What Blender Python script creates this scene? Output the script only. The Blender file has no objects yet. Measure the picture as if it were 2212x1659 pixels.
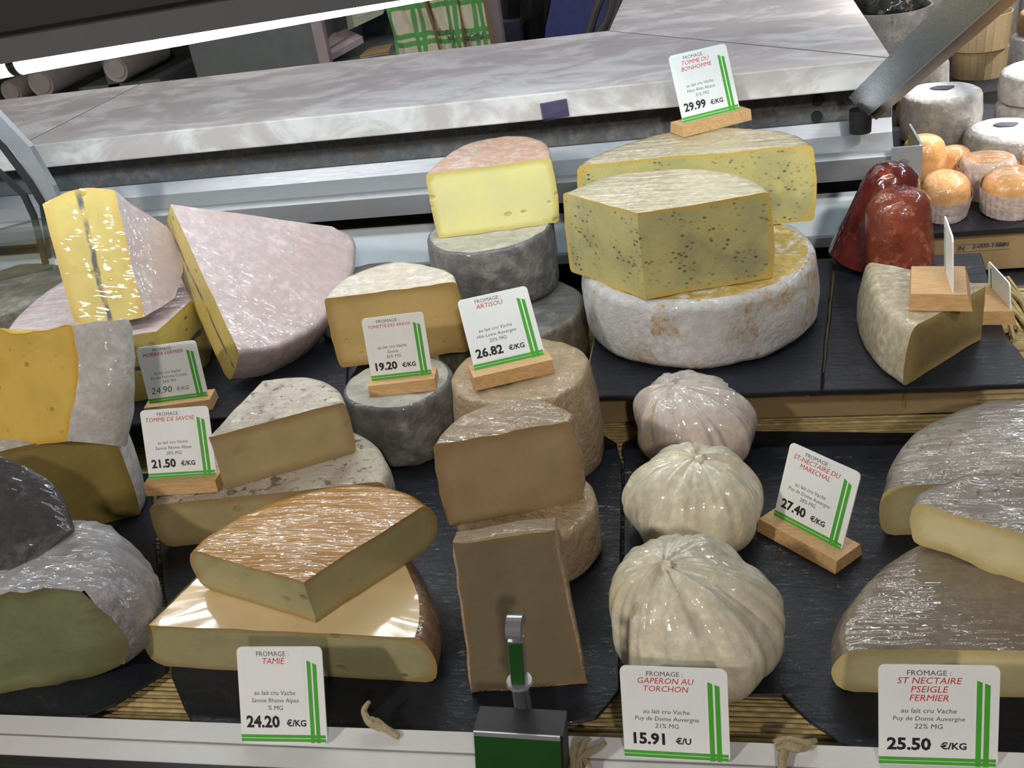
import bpy, math, random
from mathutils import Vector, Matrix, noise
random.seed(7)
SC = bpy.context.scene
COL = SC.collection

# ---------------------------------------------------------------- camera (2212 x 1659 frame), world, lights, exposure
CX, CY, F = 1106.0, 829.5, 2205.12
RX = Vector((0.97530, -0.03796, -0.21710)); RY = Vector((0.17027, -0.49482, 0.85148)); RZ = RX.cross(RY)
RX.normalize(); RY = (RY - RX * RY.dot(RX)).normalized(); RZ = RX.cross(RY)   # world axes seen from the camera (right, down, forward)
EYE = Vector((0, 0, .6))
def c2w(v): return Vector((RX.dot(v), RY.dot(v), RZ.dot(v)))
cam_d = bpy.data.cameras.new('camera'); cam = bpy.data.objects.new('camera', cam_d); COL.objects.link(cam)
r, u, b = c2w(Vector((1, 0, 0))), c2w(Vector((0, -1, 0))), c2w(Vector((0, 0, -1)))
cam.matrix_world = Matrix(((r.x, u.x, b.x, EYE.x), (r.y, u.y, b.y, EYE.y), (r.z, u.z, b.z, EYE.z), (0, 0, 0, 1)))
cam_d.sensor_width = 36; cam_d.lens = F / 2212 * 36; cam_d.clip_start = .01; cam_d.clip_end = 50
SC.camera = cam
SC.view_settings.view_transform = 'Standard'; SC.view_settings.look = 'None'
SC.view_settings.gamma = 1; SC.view_settings.use_curve_mapping = False
SC.view_settings.exposure = 0.0
TUBE_POWER = 24.0; CEIL_POWER = 52.0
SC.cycles.max_bounces = 6; SC.cycles.diffuse_bounces = 3; SC.cycles.glossy_bounces = 3; SC.cycles.transmission_bounces = 3; SC.cycles.transparent_max_bounces = 6
SC.cycles.caustics_reflective = False; SC.cycles.caustics_refractive = False; SC.cycles.adaptive_threshold = .02
w = bpy.data.worlds.new('world'); SC.world = w; w.use_nodes = True
w.node_tree.nodes['Background'].inputs[0].default_value = (.86, .84, .95, 1)
w.node_tree.nodes['Background'].inputs[1].default_value = .10
def spot_lamp(loc, target, power, col, size=.08, ang=60):
    l = bpy.data.lights.new('unseen_spot_light', 'SPOT'); l.energy = power; l.color = col; l.shadow_soft_size = size
    l.spot_size = math.radians(ang); l.spot_blend = .6
    o = bpy.data.objects.new('unseen_spot_light', l); COL.objects.link(o); o.location = loc
    o.rotation_euler = (Vector(target) - Vector(loc)).to_track_quat('-Z', 'Y').to_euler()
    return o
# unseen spots: fill added from the customer side, plus staff-side and right-counter lamps
spot_lamp((-1.9, -1.5, 2.0), (-.4, .9, .1), 165, (1, .94, .86), .10, 60)
spot_lamp((.8, -2.2, 2.0), (.0, .8, .1), 130, (1, .90, .80), .10, 60)
spot_lamp((-.6, 2.6, 2.6), (-.7, 1.5, .3), 16, (1, .76, .64), .1, 50)
spot_lamp((1.0, -1.0, 2.0), (.40, 1.55, .08), 170, (1, .96, .92), .10, 20)  # narrow fill added to brighten the white cheeses on the right
spot_lamp((1.2, 1.75, 1.7), (.52, 1.66, .08), 620, (1, .97, .94), .10, 27)

# ---------------------------------------------------------------- from a point of the frame to a place in the shop
def ray(px, py): return c2w(Vector((px - CX, py - CY, F)))
def at(px, py, z): d = ray(px, py); return EYE + d * ((z - EYE.z) / d.z)
def atY(px, py, y): d = ray(px, py); return EYE + d * (y / d.y)
def atP(px, py, p, n): d = ray(px, py); return EYE + d * ((Vector(p) - EYE).dot(n) / d.dot(n))

# ---------------------------------------------------------------- materials
class Mt:
    def __init__(s, name):
        s.m = bpy.data.materials.new(name); s.m.use_nodes = True; s.t = s.m.node_tree; s.n = s.t.nodes; s.l = s.t.links
        s.b = s.n['Principled BSDF']; s.tc = s.n.new('ShaderNodeTexCoord').outputs['Object']
    def set(s, **k):
        for a, v in k.items(): s.put(s.b.inputs[a.replace('_', ' ')], v)
        return s
    def put(s, inp, v):
        if isinstance(v, bpy.types.NodeSocket): s.l.new(v, inp)
        elif isinstance(v, (tuple, list)) and len(v) == 3 and inp.type == 'RGBA': inp.default_value = (*v, 1)
        else: inp.default_value = v
    def vec(s, scale=(1, 1, 1), rot=(0, 0, 0), loc=(0, 0, 0)):
        m = s.n.new('ShaderNodeMapping'); s.l.new(s.tc, m.inputs[0]); m.inputs[1].default_value = loc; m.inputs[2].default_value = rot; m.inputs[3].default_value = scale
        return m.outputs[0]
    def noise(s, sc, det=3, ro=.55, dist=0, v=None):
        n = s.n.new('ShaderNodeTexNoise'); s.l.new(v or s.tc, n.inputs['Vector'])
        n.inputs['Scale'].default_value = sc; n.inputs['Detail'].default_value = det; n.inputs['Roughness'].default_value = ro; n.inputs['Distortion'].default_value = dist
        return n.outputs[0]
    def vor(s, sc, v=None, rnd=1):
        n = s.n.new('ShaderNodeTexVoronoi'); s.l.new(v or s.tc, n.inputs['Vector']); n.inputs['Scale'].default_value = sc; n.inputs['Randomness'].default_value = rnd
        return n.outputs[0]
    def wave(s, sc, dist=0, det=2, v=None, dirn='X'):
        n = s.n.new('ShaderNodeTexWave'); s.l.new(v or s.tc, n.inputs['Vector']); n.bands_direction = dirn
        n.inputs['Scale'].default_value = sc; n.inputs['Distortion'].default_value = dist; n.inputs['Detail'].default_value = det
        return n.outputs[1]
    def ss(s, x, a, b):
        n = s.n.new('ShaderNodeMapRange'); n.interpolation_type = 'SMOOTHSTEP'; s.put(n.inputs[0], x)
        n.inputs[1].default_value = a; n.inputs[2].default_value = b
        if a > b: n.inputs[1].default_value = b; n.inputs[2].default_value = a; n.inputs[3].default_value = 1; n.inputs[4].default_value = 0
        return n.outputs[0]
    def mix(s, f, a, b):
        n = s.n.new('ShaderNodeMix'); n.data_type = 'RGBA'; s.put(n.inputs[0], f); s.put(n.inputs[6], a); s.put(n.inputs[7], b); return n.outputs[2]
    def math(s, op, a, b=0):
        n = s.n.new('ShaderNodeMath'); n.operation = op; s.put(n.inputs[0], a); s.put(n.inputs[1], b); return n.outputs[0]
    def attr(s, nm):
        n = s.n.new('ShaderNodeAttribute'); n.attribute_name = nm; return n.outputs['Fac']
    def bump(s, h, st=.5, d=.002, nrm=None):
        n = s.n.new('ShaderNodeBump'); n.inputs['Strength'].default_value = st; n.inputs['Distance'].default_value = d; s.l.new(h, n.inputs['Height'])
        if nrm: s.l.new(nrm, n.inputs['Normal'])
        return n.outputs[0]

def film(M, amt, rough=.1, rot=.5, st=.35):
    """cling film over the cheese: a glossy coat with stretched wrinkles of its own"""
    if amt <= 0: return
    a = M.noise(17, 2, .6, 0, M.vec((1, 5, 2.2), (rot, .4, rot * 2)))
    c = M.noise(9, 1, .5)
    h = M.math('ADD', a, M.math('MULTIPLY', c, 1.2))
    M.set(Coat_Weight=amt, Coat_Roughness=rough * .4, Coat_IOR=1.6, Specular_IOR_Level=.22, Coat_Normal=M.bump(h, min(1, st * 1.6), .0055))

def paste(name, base, rim, mott=None, holes=0, hthr=.16, hcol=None, specks=0, sthr=.13, ash=False, coat=.35, rough=.45, cracks=0, sss=.12, rimw=.6):
    M = Mt(name)
    c = M.mix(M.ss(M.noise(22, 3), .35, .7), base, mott or tuple(x * .86 for x in base))
    h = M.noise(120, 3)
    if cracks:
        cr = M.ss(M.noise(11, 4, .6, 1.2, M.vec((1, 1, 3))), .62, .72)
        c = M.mix(M.math('MULTIPLY', cr, .45), c, tuple(x * .55 for x in base)); h = M.math('SUBTRACT', h, M.math('MULTIPLY', cr, cracks))
    if holes:
        v = M.vor(holes, M.vec((1, 1, 1.5))); msk = M.ss(v, hthr, hthr * .55)
        gate = M.ss(M.noise(holes * .35, 1), .48, .6); msk = M.math('MULTIPLY', msk, gate)
        c = M.mix(M.math('MULTIPLY', msk, .75), c, hcol or tuple(x * .45 for x in base)); h = M.math('SUBTRACT', h, M.math('MULTIPLY', msk, 2.5))
    if specks:
        v = M.vor(specks, M.vec((1, 1, 1.7), (.4, .3, .2))); g = M.ss(M.noise(specks * .28, 2), .40, .62)
        msk = M.math('MULTIPLY', M.ss(v, sthr * 1.5, sthr * .6), g)
        v2 = M.vor(specks * 2.1, M.vec((1.6, 1, 1), (.1, .7, .2))); msk = M.math('MAXIMUM', msk, M.math('MULTIPLY', M.ss(v2, .15, .07), .7))
        blue = M.ss(M.noise(specks * .14, 3), .52, .70)
        c = M.mix(M.math('MULTIPLY', blue, .5), c, (.20, .20, .15)); c = M.mix(M.math('MULTIPLY', msk, .85), c, (.035, .04, .025))
    if ash:
        k = M.math('ADD', M.attr('across'), M.math('MULTIPLY', M.math('SUBTRACT', M.noise(14, 3), .5), .16))
        d = M.math('ABSOLUTE', M.math('SUBTRACT', k, .5)); g = M.ss(M.noise(38, 3), .25, .55)
        c = M.mix(M.math('MULTIPLY', M.math('MULTIPLY', M.ss(d, .05, .015), g), .9), c, (.045, .06, .11))
    e = M.attr('inner')
    c = M.mix(M.math('MULTIPLY', M.ss(e, rimw, .0), .85), c, rim)
    M.set(Base_Color=c, Roughness=rough, Normal=M.bump(h, .35, .0015))
    film(M, coat, .12)
    return M.m

def rind(name, c1, c2, c3=None, s1=18, s2=70, lo=.42, hi=.6, t3=.6, bump=.5, coat=.3, rough=.6, fine=None, frot=.5, fst=.35, crough=.1):
    M = Mt(name)
    c = M.mix(M.ss(M.noise(s1, 4, .62), lo, hi), c1, c2)
    if c3: c = M.mix(M.ss(M.noise(s1 * 1.7, 4, .65, 0, M.vec(loc=(3, 1, 7))), t3, t3 + .08), c, c3)
    f = M.noise(s2, 3, .65)
    c = M.mix(M.ss(f, .35, .75), tuple(x * .72 for x in c1), c) if fine is None else M.mix(M.ss(f, .56, .70), c, fine)
    h = M.math('ADD', M.noise(s2 * 1.4, 2, .65), M.math('MULTIPLY', M.noise(s1, 2), .8))
    M.set(Base_Color=c, Roughness=rough, Normal=M.bump(h, bump, .003))
    film(M, coat, crough, frot, fst)
    return M.m

def plain(name, col, rough=.5, metal=0, coat=0, bump=0, bs=200, var=.12, vs=30):
    M = Mt(name)
    c = M.mix(M.ss(M.noise(vs, 3), .35, .7), col, tuple(x * (1 - var) for x in col))
    M.set(Base_Color=c, Roughness=rough, Metallic=metal, Coat_Weight=coat, Coat_Roughness=.08)
    if bump: M.set(Normal=M.bump(M.noise(bs, 3), bump, .001))
    return M.m

def steel(name, col=(.60, .63, .66), rough=.25):
    M = Mt(name)
    st = M.noise(40, 3, .6, 0, M.vec((1, 30, 30)))
    M.set(Base_Color=M.mix(st, col, tuple(x * .7 for x in col)), Metallic=.7, Roughness=M.math('ADD', M.math('MULTIPLY', st, .15), rough), Normal=M.bump(st, .08, .001))
    return M.m

def slate_mat():
    M = Mt('slate'); n = M.noise(14, 5, .6); f = M.noise(160, 3)
    c = M.mix(n, (.009, .010, .014), (.018, .021, .029))
    c = M.mix(M.math('MULTIPLY', M.ss(M.noise(45, 4, .7, 1.5), .66, .78), .35), c, (.14, .15, .17))
    M.set(Base_Color=c, Roughness=M.math('ADD', .30, M.math('MULTIPLY', n, .3)), Normal=M.bump(M.math('ADD', f, M.math('MULTIPLY', n, 2)), .35, .0015))
    M.set(Specular_IOR_Level=.2)
    film(M, .08, .10, .9, .6)
    return M.m

def marble_mat():
    M = Mt('marble')
    a = M.noise(9, 5, .62, .7, M.vec((1, 1.5, 1.2), (0, 0, .3))); v = M.ss(a, .43, .62)
    k = M.ss(M.noise(26, 4, .6, .4, M.vec((1, 1.6, 1), (0, 0, .5))), .5, .75)
    c = M.mix(v, (.60, .555, .54), (.84, .83, .82)); c = M.mix(M.math('MULTIPLY', k, .30), c, (.40, .37, .37))
    M.set(Base_Color=c, Roughness=.4, Specular_IOR_Level=.25); return M.m

def wood_mat(name='beech', a=(.66, .42, .20), b=(.52, .31, .13)):
    M = Mt(name); g = M.noise(55, 4, .6, .4, M.vec((1, 7, 7)))
    f = M.ss(M.noise(420, 1, .5, 0, M.vec((1, 6, 6))), .68, .75)
    c = M.mix(M.ss(g, .3, .7), a, b); c = M.mix(M.math('MULTIPLY', f, .35), c, (.25, .13, .05))
    M.set(Base_Color=c, Roughness=.5, Normal=M.bump(g, .15, .0006)); return M.m

def emit(name, col, st):
    M = Mt(name); M.set(Base_Color=col, Emission_Color=col, Emission_Strength=st); return M.m

def clear_mat():
    m = bpy.data.materials.new('clear_glass'); m.use_nodes = True; t = m.node_tree; t.nodes.clear()
    o = t.nodes.new('ShaderNodeOutputMaterial'); a = t.nodes.new('ShaderNodeBsdfTransparent'); a.inputs[0].default_value = (1, 1, 1, 1)
    t.links.new(a.outputs[0], o.inputs[0]); return m
def glass_mat(name, tint=(.9, .95, .93), refl=.25):
    m = bpy.data.materials.new(name); m.use_nodes = True; t = m.node_tree; t.nodes.clear()
    o = t.nodes.new('ShaderNodeOutputMaterial'); a = t.nodes.new('ShaderNodeBsdfTransparent'); a.inputs[0].default_value = (*tint, 1)
    g = t.nodes.new('ShaderNodeBsdfGlossy'); g.inputs['Roughness'].default_value = .03
    x = t.nodes.new('ShaderNodeMixShader'); x.inputs[0].default_value = refl
    t.links.new(a.outputs[0], x.inputs[1]); t.links.new(g.outputs[0], x.inputs[2]); t.links.new(x.outputs[0], o.inputs[0]); return m

def plaid_mat():
    M = Mt('plaid_paper')
    sp = M.n.new('ShaderNodeSeparateXYZ'); M.l.new(M.tc, sp.inputs[0])
    def band(o, sc, ph):
        d = M.math('ABSOLUTE', M.math('SUBTRACT', M.math('FRACT', M.math('ADD', M.math('MULTIPLY', o, sc), ph)), .5))
        return M.math('MULTIPLY', M.ss(d, .19, .17), M.ss(d, .03, .05))
    v = M.math('MAXIMUM', band(sp.outputs[0], 15, .3), band(sp.outputs[2], 13, .1))
    c = M.mix(M.math('MULTIPLY', v, .9), (.60, .54, .42), (.05, .30, .05))
    M.set(Base_Color=c, Roughness=.7); return M.m

MAT = {}
def build_materials():
    A = MAT
    A['slate'] = slate_mat(); A['marble'] = marble_mat(); A['beech'] = wood_mat(); A['steel'] = steel('steel'); A['steel_dark'] = steel('steel_dark', (.20, .21, .23), .3)
    A['ledge_paint'] = plain('ledge_paint', (.66, .73, .78), .3, var=.05); A['steel_bright'] = steel('steel_bright', (.75, .79, .84), .35); A['chrome'] = steel('chrome', (.55, .56, .58), .08)
    A['card'] = plain('card_plastic', (.86, .88, .86), .35, var=.03); A['paper'] = plain('card_paper', (.84, .86, .86), .5, var=.05)
    A['green'] = plain('green_print', (.07, .40, .035), .5, var=.1); A['black'] = plain('black_ink', (.012, .012, .014), .6); A['red'] = plain('red_ink', (.55, .02, .03), .6)
    A['greyink'] = plain('grey_ink', (.07, .07, .08), .6)
    A['straw'] = rind('straw', (.46, .34, .14), (.62, .48, .22), (.25, .17, .06), 9, 60, coat=0, bump=.2)
    A['carton'] = plain('carton', (.30, .21, .10), .75, var=.1); A['carton_dark'] = plain('carton_tape', (.24, .17, .085), .8)  # the darker brown is used for the tape strip
    A['rail_white'] = plain('rail_white', (.72, .73, .72), .35, var=.04); A['rail_dark'] = plain('rail_dark', (.03, .035, .03), .4); A['groove'] = plain('groove', (.25, .26, .26), .5)
    A['black_rubber'] = plain('black_rubber', (.012, .012, .013), .6)
    A['hood'] = plain('hood_paint', (.115, .118, .122), .45, var=.06); A['hood_dark'] = plain('hood_dark', (.025, .025, .025), .5)
    A['tube'] = emit('tube_glow', (.84, .96, 1.0), TUBE_POWER)
    A['ceil_glow'] = emit('ceiling_glow', (1, .97, .96), CEIL_POWER); A['ceil_warm'] = emit('ceiling_glow_warm', (1, .82, .68), CEIL_POWER * .35)
    A['clear'] = clear_mat(); A['glass'] = glass_mat('partition_glass'); A['film_glass'] = glass_mat('film', (.93, .93, .95), .18)
    A['stain'] = rind('stained_steel', (.15, .16, .17), (.22, .21, .20), (.16, .10, .05), 9, 90, coat=.1, bump=.1, t3=.58)
    # cheeses
    A['morbier_p'] = paste('morbier_paste', (.60, .475, .15), (.55, .37, .09), holes=42, hthr=.24, ash=True, coat=.7, rimw=.35)
    A['morbier_r'] = rind('morbier_rind', (.70, .58, .58), (.62, .44, .42), (.72, .36, .24), 9, 90, .45, .62, .63, .15, .75, .4, frot=.9, fst=.45)
    A['abond_p'] = paste('yellow_paste', (.66, .45, .09), (.58, .32, .03), holes=75, hthr=.30, coat=.25, cracks=1)
    A['abond_r'] = rind('white_mould_rind', (.62, .60, .57), (.42, .38, .34), (.25, .22, .18), 22, 80, .45, .62, .66, .6, .1)
    A['savoie_p'] = paste('olive_paste', (.28, .21, .065), (.20, .14, .04), coat=.3, cracks=1)
    A['greymould'] = rind('grey_mould_rind', (.07, .062, .062), (.14, .13, .14), (.30, .27, .35), 16, 90, .4, .62, .62, .8, .45, fst=.6)
    A['palemould'] = rind('pale_mould_rind', (.40, .38, .38), (.20, .18, .17), (.46, .42, .52), 26, 90, .42, .6, .6, .8, .45, fst=.6)
    A['greyp'] = paste('greyish_paste', (.19, .205, .10), (.15, .115, .05), coat=.4)
    A['tomme_r'] = rind('tomme_rind', (.48, .43, .35), (.36, .31, .24), (.17, .13, .09), 28, 120, .42, .6, .60, .6, .45, .6, (.13, .10, .07))
    A['tomme_p'] = paste('tomme_paste', (.46, .37, .19), (.30, .21, .10), holes=30, hthr=.24, coat=.3)
    A['tamie_r'] = rind('tamie_rind', (.56, .28, .035), (.46, .20, .03), (.52, .34, .16), 9, 140, .4, .62, .6, .2, .9, .35, frot=.2, fst=.6)
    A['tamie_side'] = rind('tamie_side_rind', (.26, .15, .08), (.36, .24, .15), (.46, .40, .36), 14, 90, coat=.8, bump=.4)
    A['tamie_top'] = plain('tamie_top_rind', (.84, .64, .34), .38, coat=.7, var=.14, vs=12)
    A['tamie_p'] = paste('tamie_paste', (.39, .355, .19), (.34, .21, .07), holes=34, hthr=.20, coat=.5, rimw=.3)
    A['tomette_r'] = rind('tomette_rind', (.70, .62, .50), (.74, .68, .62), (.62, .40, .18), 16, 80, .4, .6, .58, .4, .4)
    A['tomette_p'] = paste('tomette_paste', (.58, .42, .17), (.40, .26, .08), holes=55, hthr=.2, coat=.35)
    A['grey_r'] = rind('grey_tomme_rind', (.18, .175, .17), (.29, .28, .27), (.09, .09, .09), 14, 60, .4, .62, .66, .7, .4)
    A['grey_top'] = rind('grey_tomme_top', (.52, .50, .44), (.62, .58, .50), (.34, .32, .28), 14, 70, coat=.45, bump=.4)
    A['greengrey_r'] = rind('greenish_rind', (.22, .20, .15), (.32, .31, .27), (.14, .12, .08), 12, 60, coat=.25, bump=.5)
    A['pale_p'] = paste('pale_paste', (.82, .77, .33), (.58, .48, .14), mott=(.78, .73, .35), holes=46, hthr=.30, hcol=(.60, .48, .14), coat=.15, rimw=.45)
    A['pale_r'] = rind('pinkish_rind', (.70, .45, .32), (.72, .64, .62), (.46, .30, .20), 20, 90, .42, .6, .66, .5, .3)
    A['artisou_r'] = rind('artisou_rind', (.46, .34, .21), (.36, .26, .16), (.60, .50, .36), 34, 120, .4, .6, .64, .9, .5)
    A['artisou_p'] = paste('artisou_paste', (.36, .26, .15), (.28, .18, .08), cracks=1.2, coat=.35)
    A['artisou_shade_p'] = paste('shaded_artisou_paste', (.17, .135, .08), (.20, .13, .06), cracks=1.2, coat=.35)  # artisou paste darkened: shade on the low slab face put into its colour
    A['herb_p'] = paste('herb_paste', (.54, .49, .20), (.60, .42, .09), mott=(.42, .40, .19), specks=125, sthr=.24, coat=.55, rimw=.35)
    A['herb_r'] = rind('herb_rind', (.56, .48, .30), (.62, .55, .38), (.44, .32, .15), 16, 130, coat=.8, bump=.25, rough=.4, frot=.2, fst=.5)
    A['wheel_r'] = rind('white_wheel_rind', (.66, .65, .65), (.56, .54, .53), (.40, .23, .05), 9, 110, .4, .62, .52, .5, .3)
    A['bonh_r'] = rind('beige_rind', (.52, .44, .30), (.62, .57, .47), (.40, .28, .14), 12, 130, coat=.7, bump=.25)
    A['bonh_p'] = paste('brown_paste', (.27, .20, .085), (.42, .31, .12), coat=.5)
    A['nect_r'] = rind('nectaire_rind', (.34, .30, .25), (.25, .22, .18), (.44, .42, .40), 16, 120, .4, .62, .6, .6, .85, .45, (.15, .12, .10), .3, .4, .05)
    A['nect2_r'] = rind('nectaire_brown_rind', (.27, .22, .16), (.23, .18, .13), (.33, .29, .24), 10, 120, .4, .62, .62, .35, .9, .4, None, .3, .35, .05)
    A['nect_p'] = paste('nectaire_paste', (.74, .64, .36), (.54, .42, .18), holes=26, hthr=.22, coat=.3)
    A['wax_dark'] = rind('dark_red_rind', (.13, .016, .010), (.08, .010, .007), (.30, .05, .012), 22, 60, coat=1, bump=.3, rough=.3, crough=.12)
    A['wax_red'] = rind('paprika_rind', (.24, .05, .025), (.12, .028, .017), (.40, .15, .08), 34, 90, coat=.9, t3=.54, bump=.4, rough=.35, crough=.12)
    A['bloom'] = rind('bloomy_rind', (.80, .80, .80), (.72, .72, .72), (.62, .58, .54), 14, 90, coat=.5, bump=.4)
    A['bloom_side'] = rind('bloomy_side', (.58, .54, .50), (.68, .66, .64), (.32, .28, .25), 24, 80, coat=.4, bump=.5)
    A['orange_r'] = rind('washed_orange_rind', (.80, .42, .16), (.76, .48, .26), (.80, .56, .38), 20, 60, coat=.8, bump=.4, rough=.4)
    A['paper_cup'] = rind('paper_wrap', (.68, .54, .48), (.74, .64, .60), (.62, .44, .36), 22, 90, coat=.5, bump=.5)
    A['basket'] = wood_mat('poplar', (.68, .50, .28), (.60, .42, .22)); A['ashcheese'] = rind('ash_crust', (.03, .03, .028), (.05, .05, .045), (.42, .38, .26), 36, 90, t3=.58, coat=.5, bump=.8)
    A['brown_r'] = rind('brown_rind', (.34, .22, .11), (.42, .30, .17), (.52, .42, .28), 24, 90, coat=.3)
    A['white_tag'] = plain('white_label', (.85, .85, .84), .4, var=.02); A['yellow'] = plain('yellow_wrap', (.78, .68, .10), .4)
    A['green_reflect'] = plain('painted_green_reflection', (.018, .085, .016), .3, var=.1); A['steel_mid'] = steel('steel_mid', (.40, .41, .42), .2); A['lilac_clear'] = glass_mat('lilac_plastic', (.55, .55, .68), .06)  # green reflected in the chrome clamp is painted as a colour
    A['caulk'] = plain('joint_filler', (.16, .12, .09), .7); A['orange_reflect'] = steel('orange_reflection_steel', (.62, .44, .34), .15)  # orange reflection on the support's edge put into the steel colour
    A['wheel_top'] = rind('ochre_wheel_top', (.58, .40, .11), (.66, .50, .18), (.70, .68, .66), 16, 110, .4, .62, .50, .5, .35)
    A['inkdark'] = plain('ink_blot', (.05, .05, .07), .7)
    A['cab'] = plain('cabinet_paint', (.15, .16, .16), .5); A['cab_dark'] = plain('cabinet_inside', (.05, .05, .06), .7); A['white_post'] = plain('white_strip', (.38, .30, .31), .5)
    A['leaflet'] = plain('leaflet', (.50, .42, .46), .5); A['plaid'] = plaid_mat(); A['kraft'] = plain('kraft', (.46, .30, .14), .7); A['blue'] = plain('blue_wall', (.10, .13, .36), .6)
    A['cloth'] = plain('black_cloth', (.012, .011, .013), .9); A['navy'] = plain('navy_panel', (.045, .045, .09), .7); A['iron'] = plain('dark_branch', (.06, .05, .05), .6)
    A['palegreen'] = plain('pale_green', (.38, .42, .30), .6); A['roll'] = plain('roll_core', (.42, .35, .32), .7); A['floor'] = plain('floor_tile', (.10, .09, .08), .5)
    A['raffia'] = rind('raffia', (.48, .40, .24), (.36, .29, .15), None, 60, 200, coat=0, bump=.5)
build_materials()

# ---------------------------------------------------------------- objects
def tag(o, label=None, cat=None, group=None, kind=None):
    if label: o['label'] = label
    if cat: o['category'] = cat
    if group: o['group'] = group
    if kind: o['kind'] = kind
    return o
def thing(name, loc, label, cat, group=None):
    o = bpy.data.objects.new(name, None); COL.objects.link(o); o.location = loc; o.empty_display_size = .02
    return tag(o, label, cat, group)
def world_loc(o):
    v = Vector(o.location)
    while o.parent: o = o.parent; v += Vector(o.location)
    return v
def mesh(name, vs, fs, mat, parent=None, smooth=True, angle=40, attrs=None, origin=None, mats=None, fmat=None):
    """one mesh object from places in the shop; its own origin at its parent (or at the middle of its base)"""
    vs = [Vector(v) for v in vs]
    if parent is not None: base = world_loc(parent)
    elif origin is not None: base = Vector(origin)
    else:
        base = Vector((sum(v.x for v in vs) / len(vs), sum(v.y for v in vs) / len(vs), min(v.z for v in vs)))
    me = bpy.data.meshes.new(name); me.from_pydata([v - base for v in vs], [], fs)
    for m_ in (mats or [mat]): me.materials.append(MAT[m_])
    if fmat: me.polygons.foreach_set('material_index', fmat)
    if smooth:
        me.polygons.foreach_set('use_smooth', [True] * len(fs)); me.set_sharp_from_angle(angle=math.radians(angle))
    for k, vals in (attrs or {}).items():
        a = me.attributes.new(k, 'FLOAT', 'POINT'); a.data.foreach_set('value', vals)
    me.update()
    o = bpy.data.objects.new(name, me); COL.objects.link(o)
    if parent is not None: o.parent = parent
    else: o.location = base
    return o

class MB:
    def __init__(s): s.v, s.f = [], []
    def add(s, vs, fs):
        k = len(s.v); s.v += [Vector(v) for v in vs]; s.f += [tuple(i + k for i in f) for f in fs]; return s
    def hexa(s, q):      # 8 corners: bottom loop then top loop
        return s.add(q, [(3, 2, 1, 0), (4, 5, 6, 7), (0, 1, 5, 4), (1, 2, 6, 5), (2, 3, 7, 6), (3, 0, 4, 7)])
    def box(s, x0, x1, y0, y1, z0, z1):
        return s.hexa([(x0, y0, z0), (x1, y0, z0), (x1, y1, z0), (x0, y1, z0), (x0, y0, z1), (x1, y0, z1), (x1, y1, z1), (x0, y1, z1)])
    def obox(s, c, u, v, w):   # centre and three half axes
        c, u, v, w = Vector(c), Vector(u), Vector(v), Vector(w)
        return s.hexa([c - u - v - w, c + u - v - w, c + u + v - w, c - u + v - w, c - u - v + w, c + u - v + w, c + u + v + w, c - u + v + w])
    def prism(s, loop, w):    # planar loop of places pushed along w
        loop = [Vector(p) for p in loop]; n = len(loop); w = Vector(w)
        return s.add(loop + [p + w for p in loop], [tuple(range(n - 1, -1, -1)), tuple(range(n, 2 * n))] + [(i, (i + 1) % n, (i + 1) % n + n, i + n) for i in range(n)])
    def tube(s, pts, rad, n=8, caps=True):
        pts = [Vector(p) for p in pts]; rs = rad if isinstance(rad, (list, tuple)) else [rad] * len(pts); k = len(s.v); a = None
        for i, p in enumerate(pts):
            d = (pts[min(i + 1, len(pts) - 1)] - pts[max(i - 1, 0)]).normalized()
            if a is None: a = d.cross(Vector((0, 0, 1)) if abs(d.z) < .9 else Vector((1, 0, 0))).normalized()
            a = (a - d * a.dot(d)).normalized(); bb = d.cross(a)
            for j in range(n): t = 2 * math.pi * j / n; s.v.append(p + (a * math.cos(t) + bb * math.sin(t)) * rs[i])
        for i in range(len(pts) - 1):
            for j in range(n): s.f.append((k + i * n + j, k + i * n + (j + 1) % n, k + (i + 1) * n + (j + 1) % n, k + (i + 1) * n + j))
        if caps: s.f.append(tuple(k + j for j in range(n - 1, -1, -1))); s.f.append(tuple(k + (len(pts) - 1) * n + j for j in range(n)))
        return s
    def build(s, name, mat, parent=None, **k): return mesh(name, s.v, s.f, mat, parent, **k)

def revolve(prof, p0, p1, n=48, wob=0, freq=30, ax=None):
    """profile [(radius, 0..1 along the axis)] turned round the axis p0-p1"""
    p0, p1 = Vector(p0), Vector(p1); d = p1 - p0; L = d.length; d.normalize()
    a = d.cross(Vector((0, 1, 0)) if abs(d.y) < .9 else Vector((0, 0, 1))).normalized(); bb = d.cross(a); vs, fs = [], []
    for rr, t in prof:
        for j in range(n):
            th = 2 * math.pi * j / n; v = p0 + d * (t * L) + (a * math.cos(th) - bb * math.sin(th)) * rr
            if wob: v = v + noise.noise_vector(v * freq) * wob
            vs.append(v)
    m = len(prof)
    for i in range(m - 1):
        for j in range(n): fs.append((i * n + j, i * n + (j + 1) % n, (i + 1) * n + (j + 1) % n, (i + 1) * n + j))
    fs.append(tuple(range(n - 1, -1, -1))); fs.append(tuple((m - 1) * n + j for j in range(n)))
    return vs, fs

def catmull(P, n):
    out = []
    for i in range(1, len(P) - 2):
        for k in range(n):
            t = k / n; a, b_, c, d = P[i - 1], P[i], P[i + 1], P[i + 2]
            out.append(.5 * ((2 * b_) + (c - a) * t + (2 * a - 5 * b_ + 4 * c - d) * t * t + (3 * b_ - a - 3 * c + d) * t ** 3))
    return out

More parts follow.
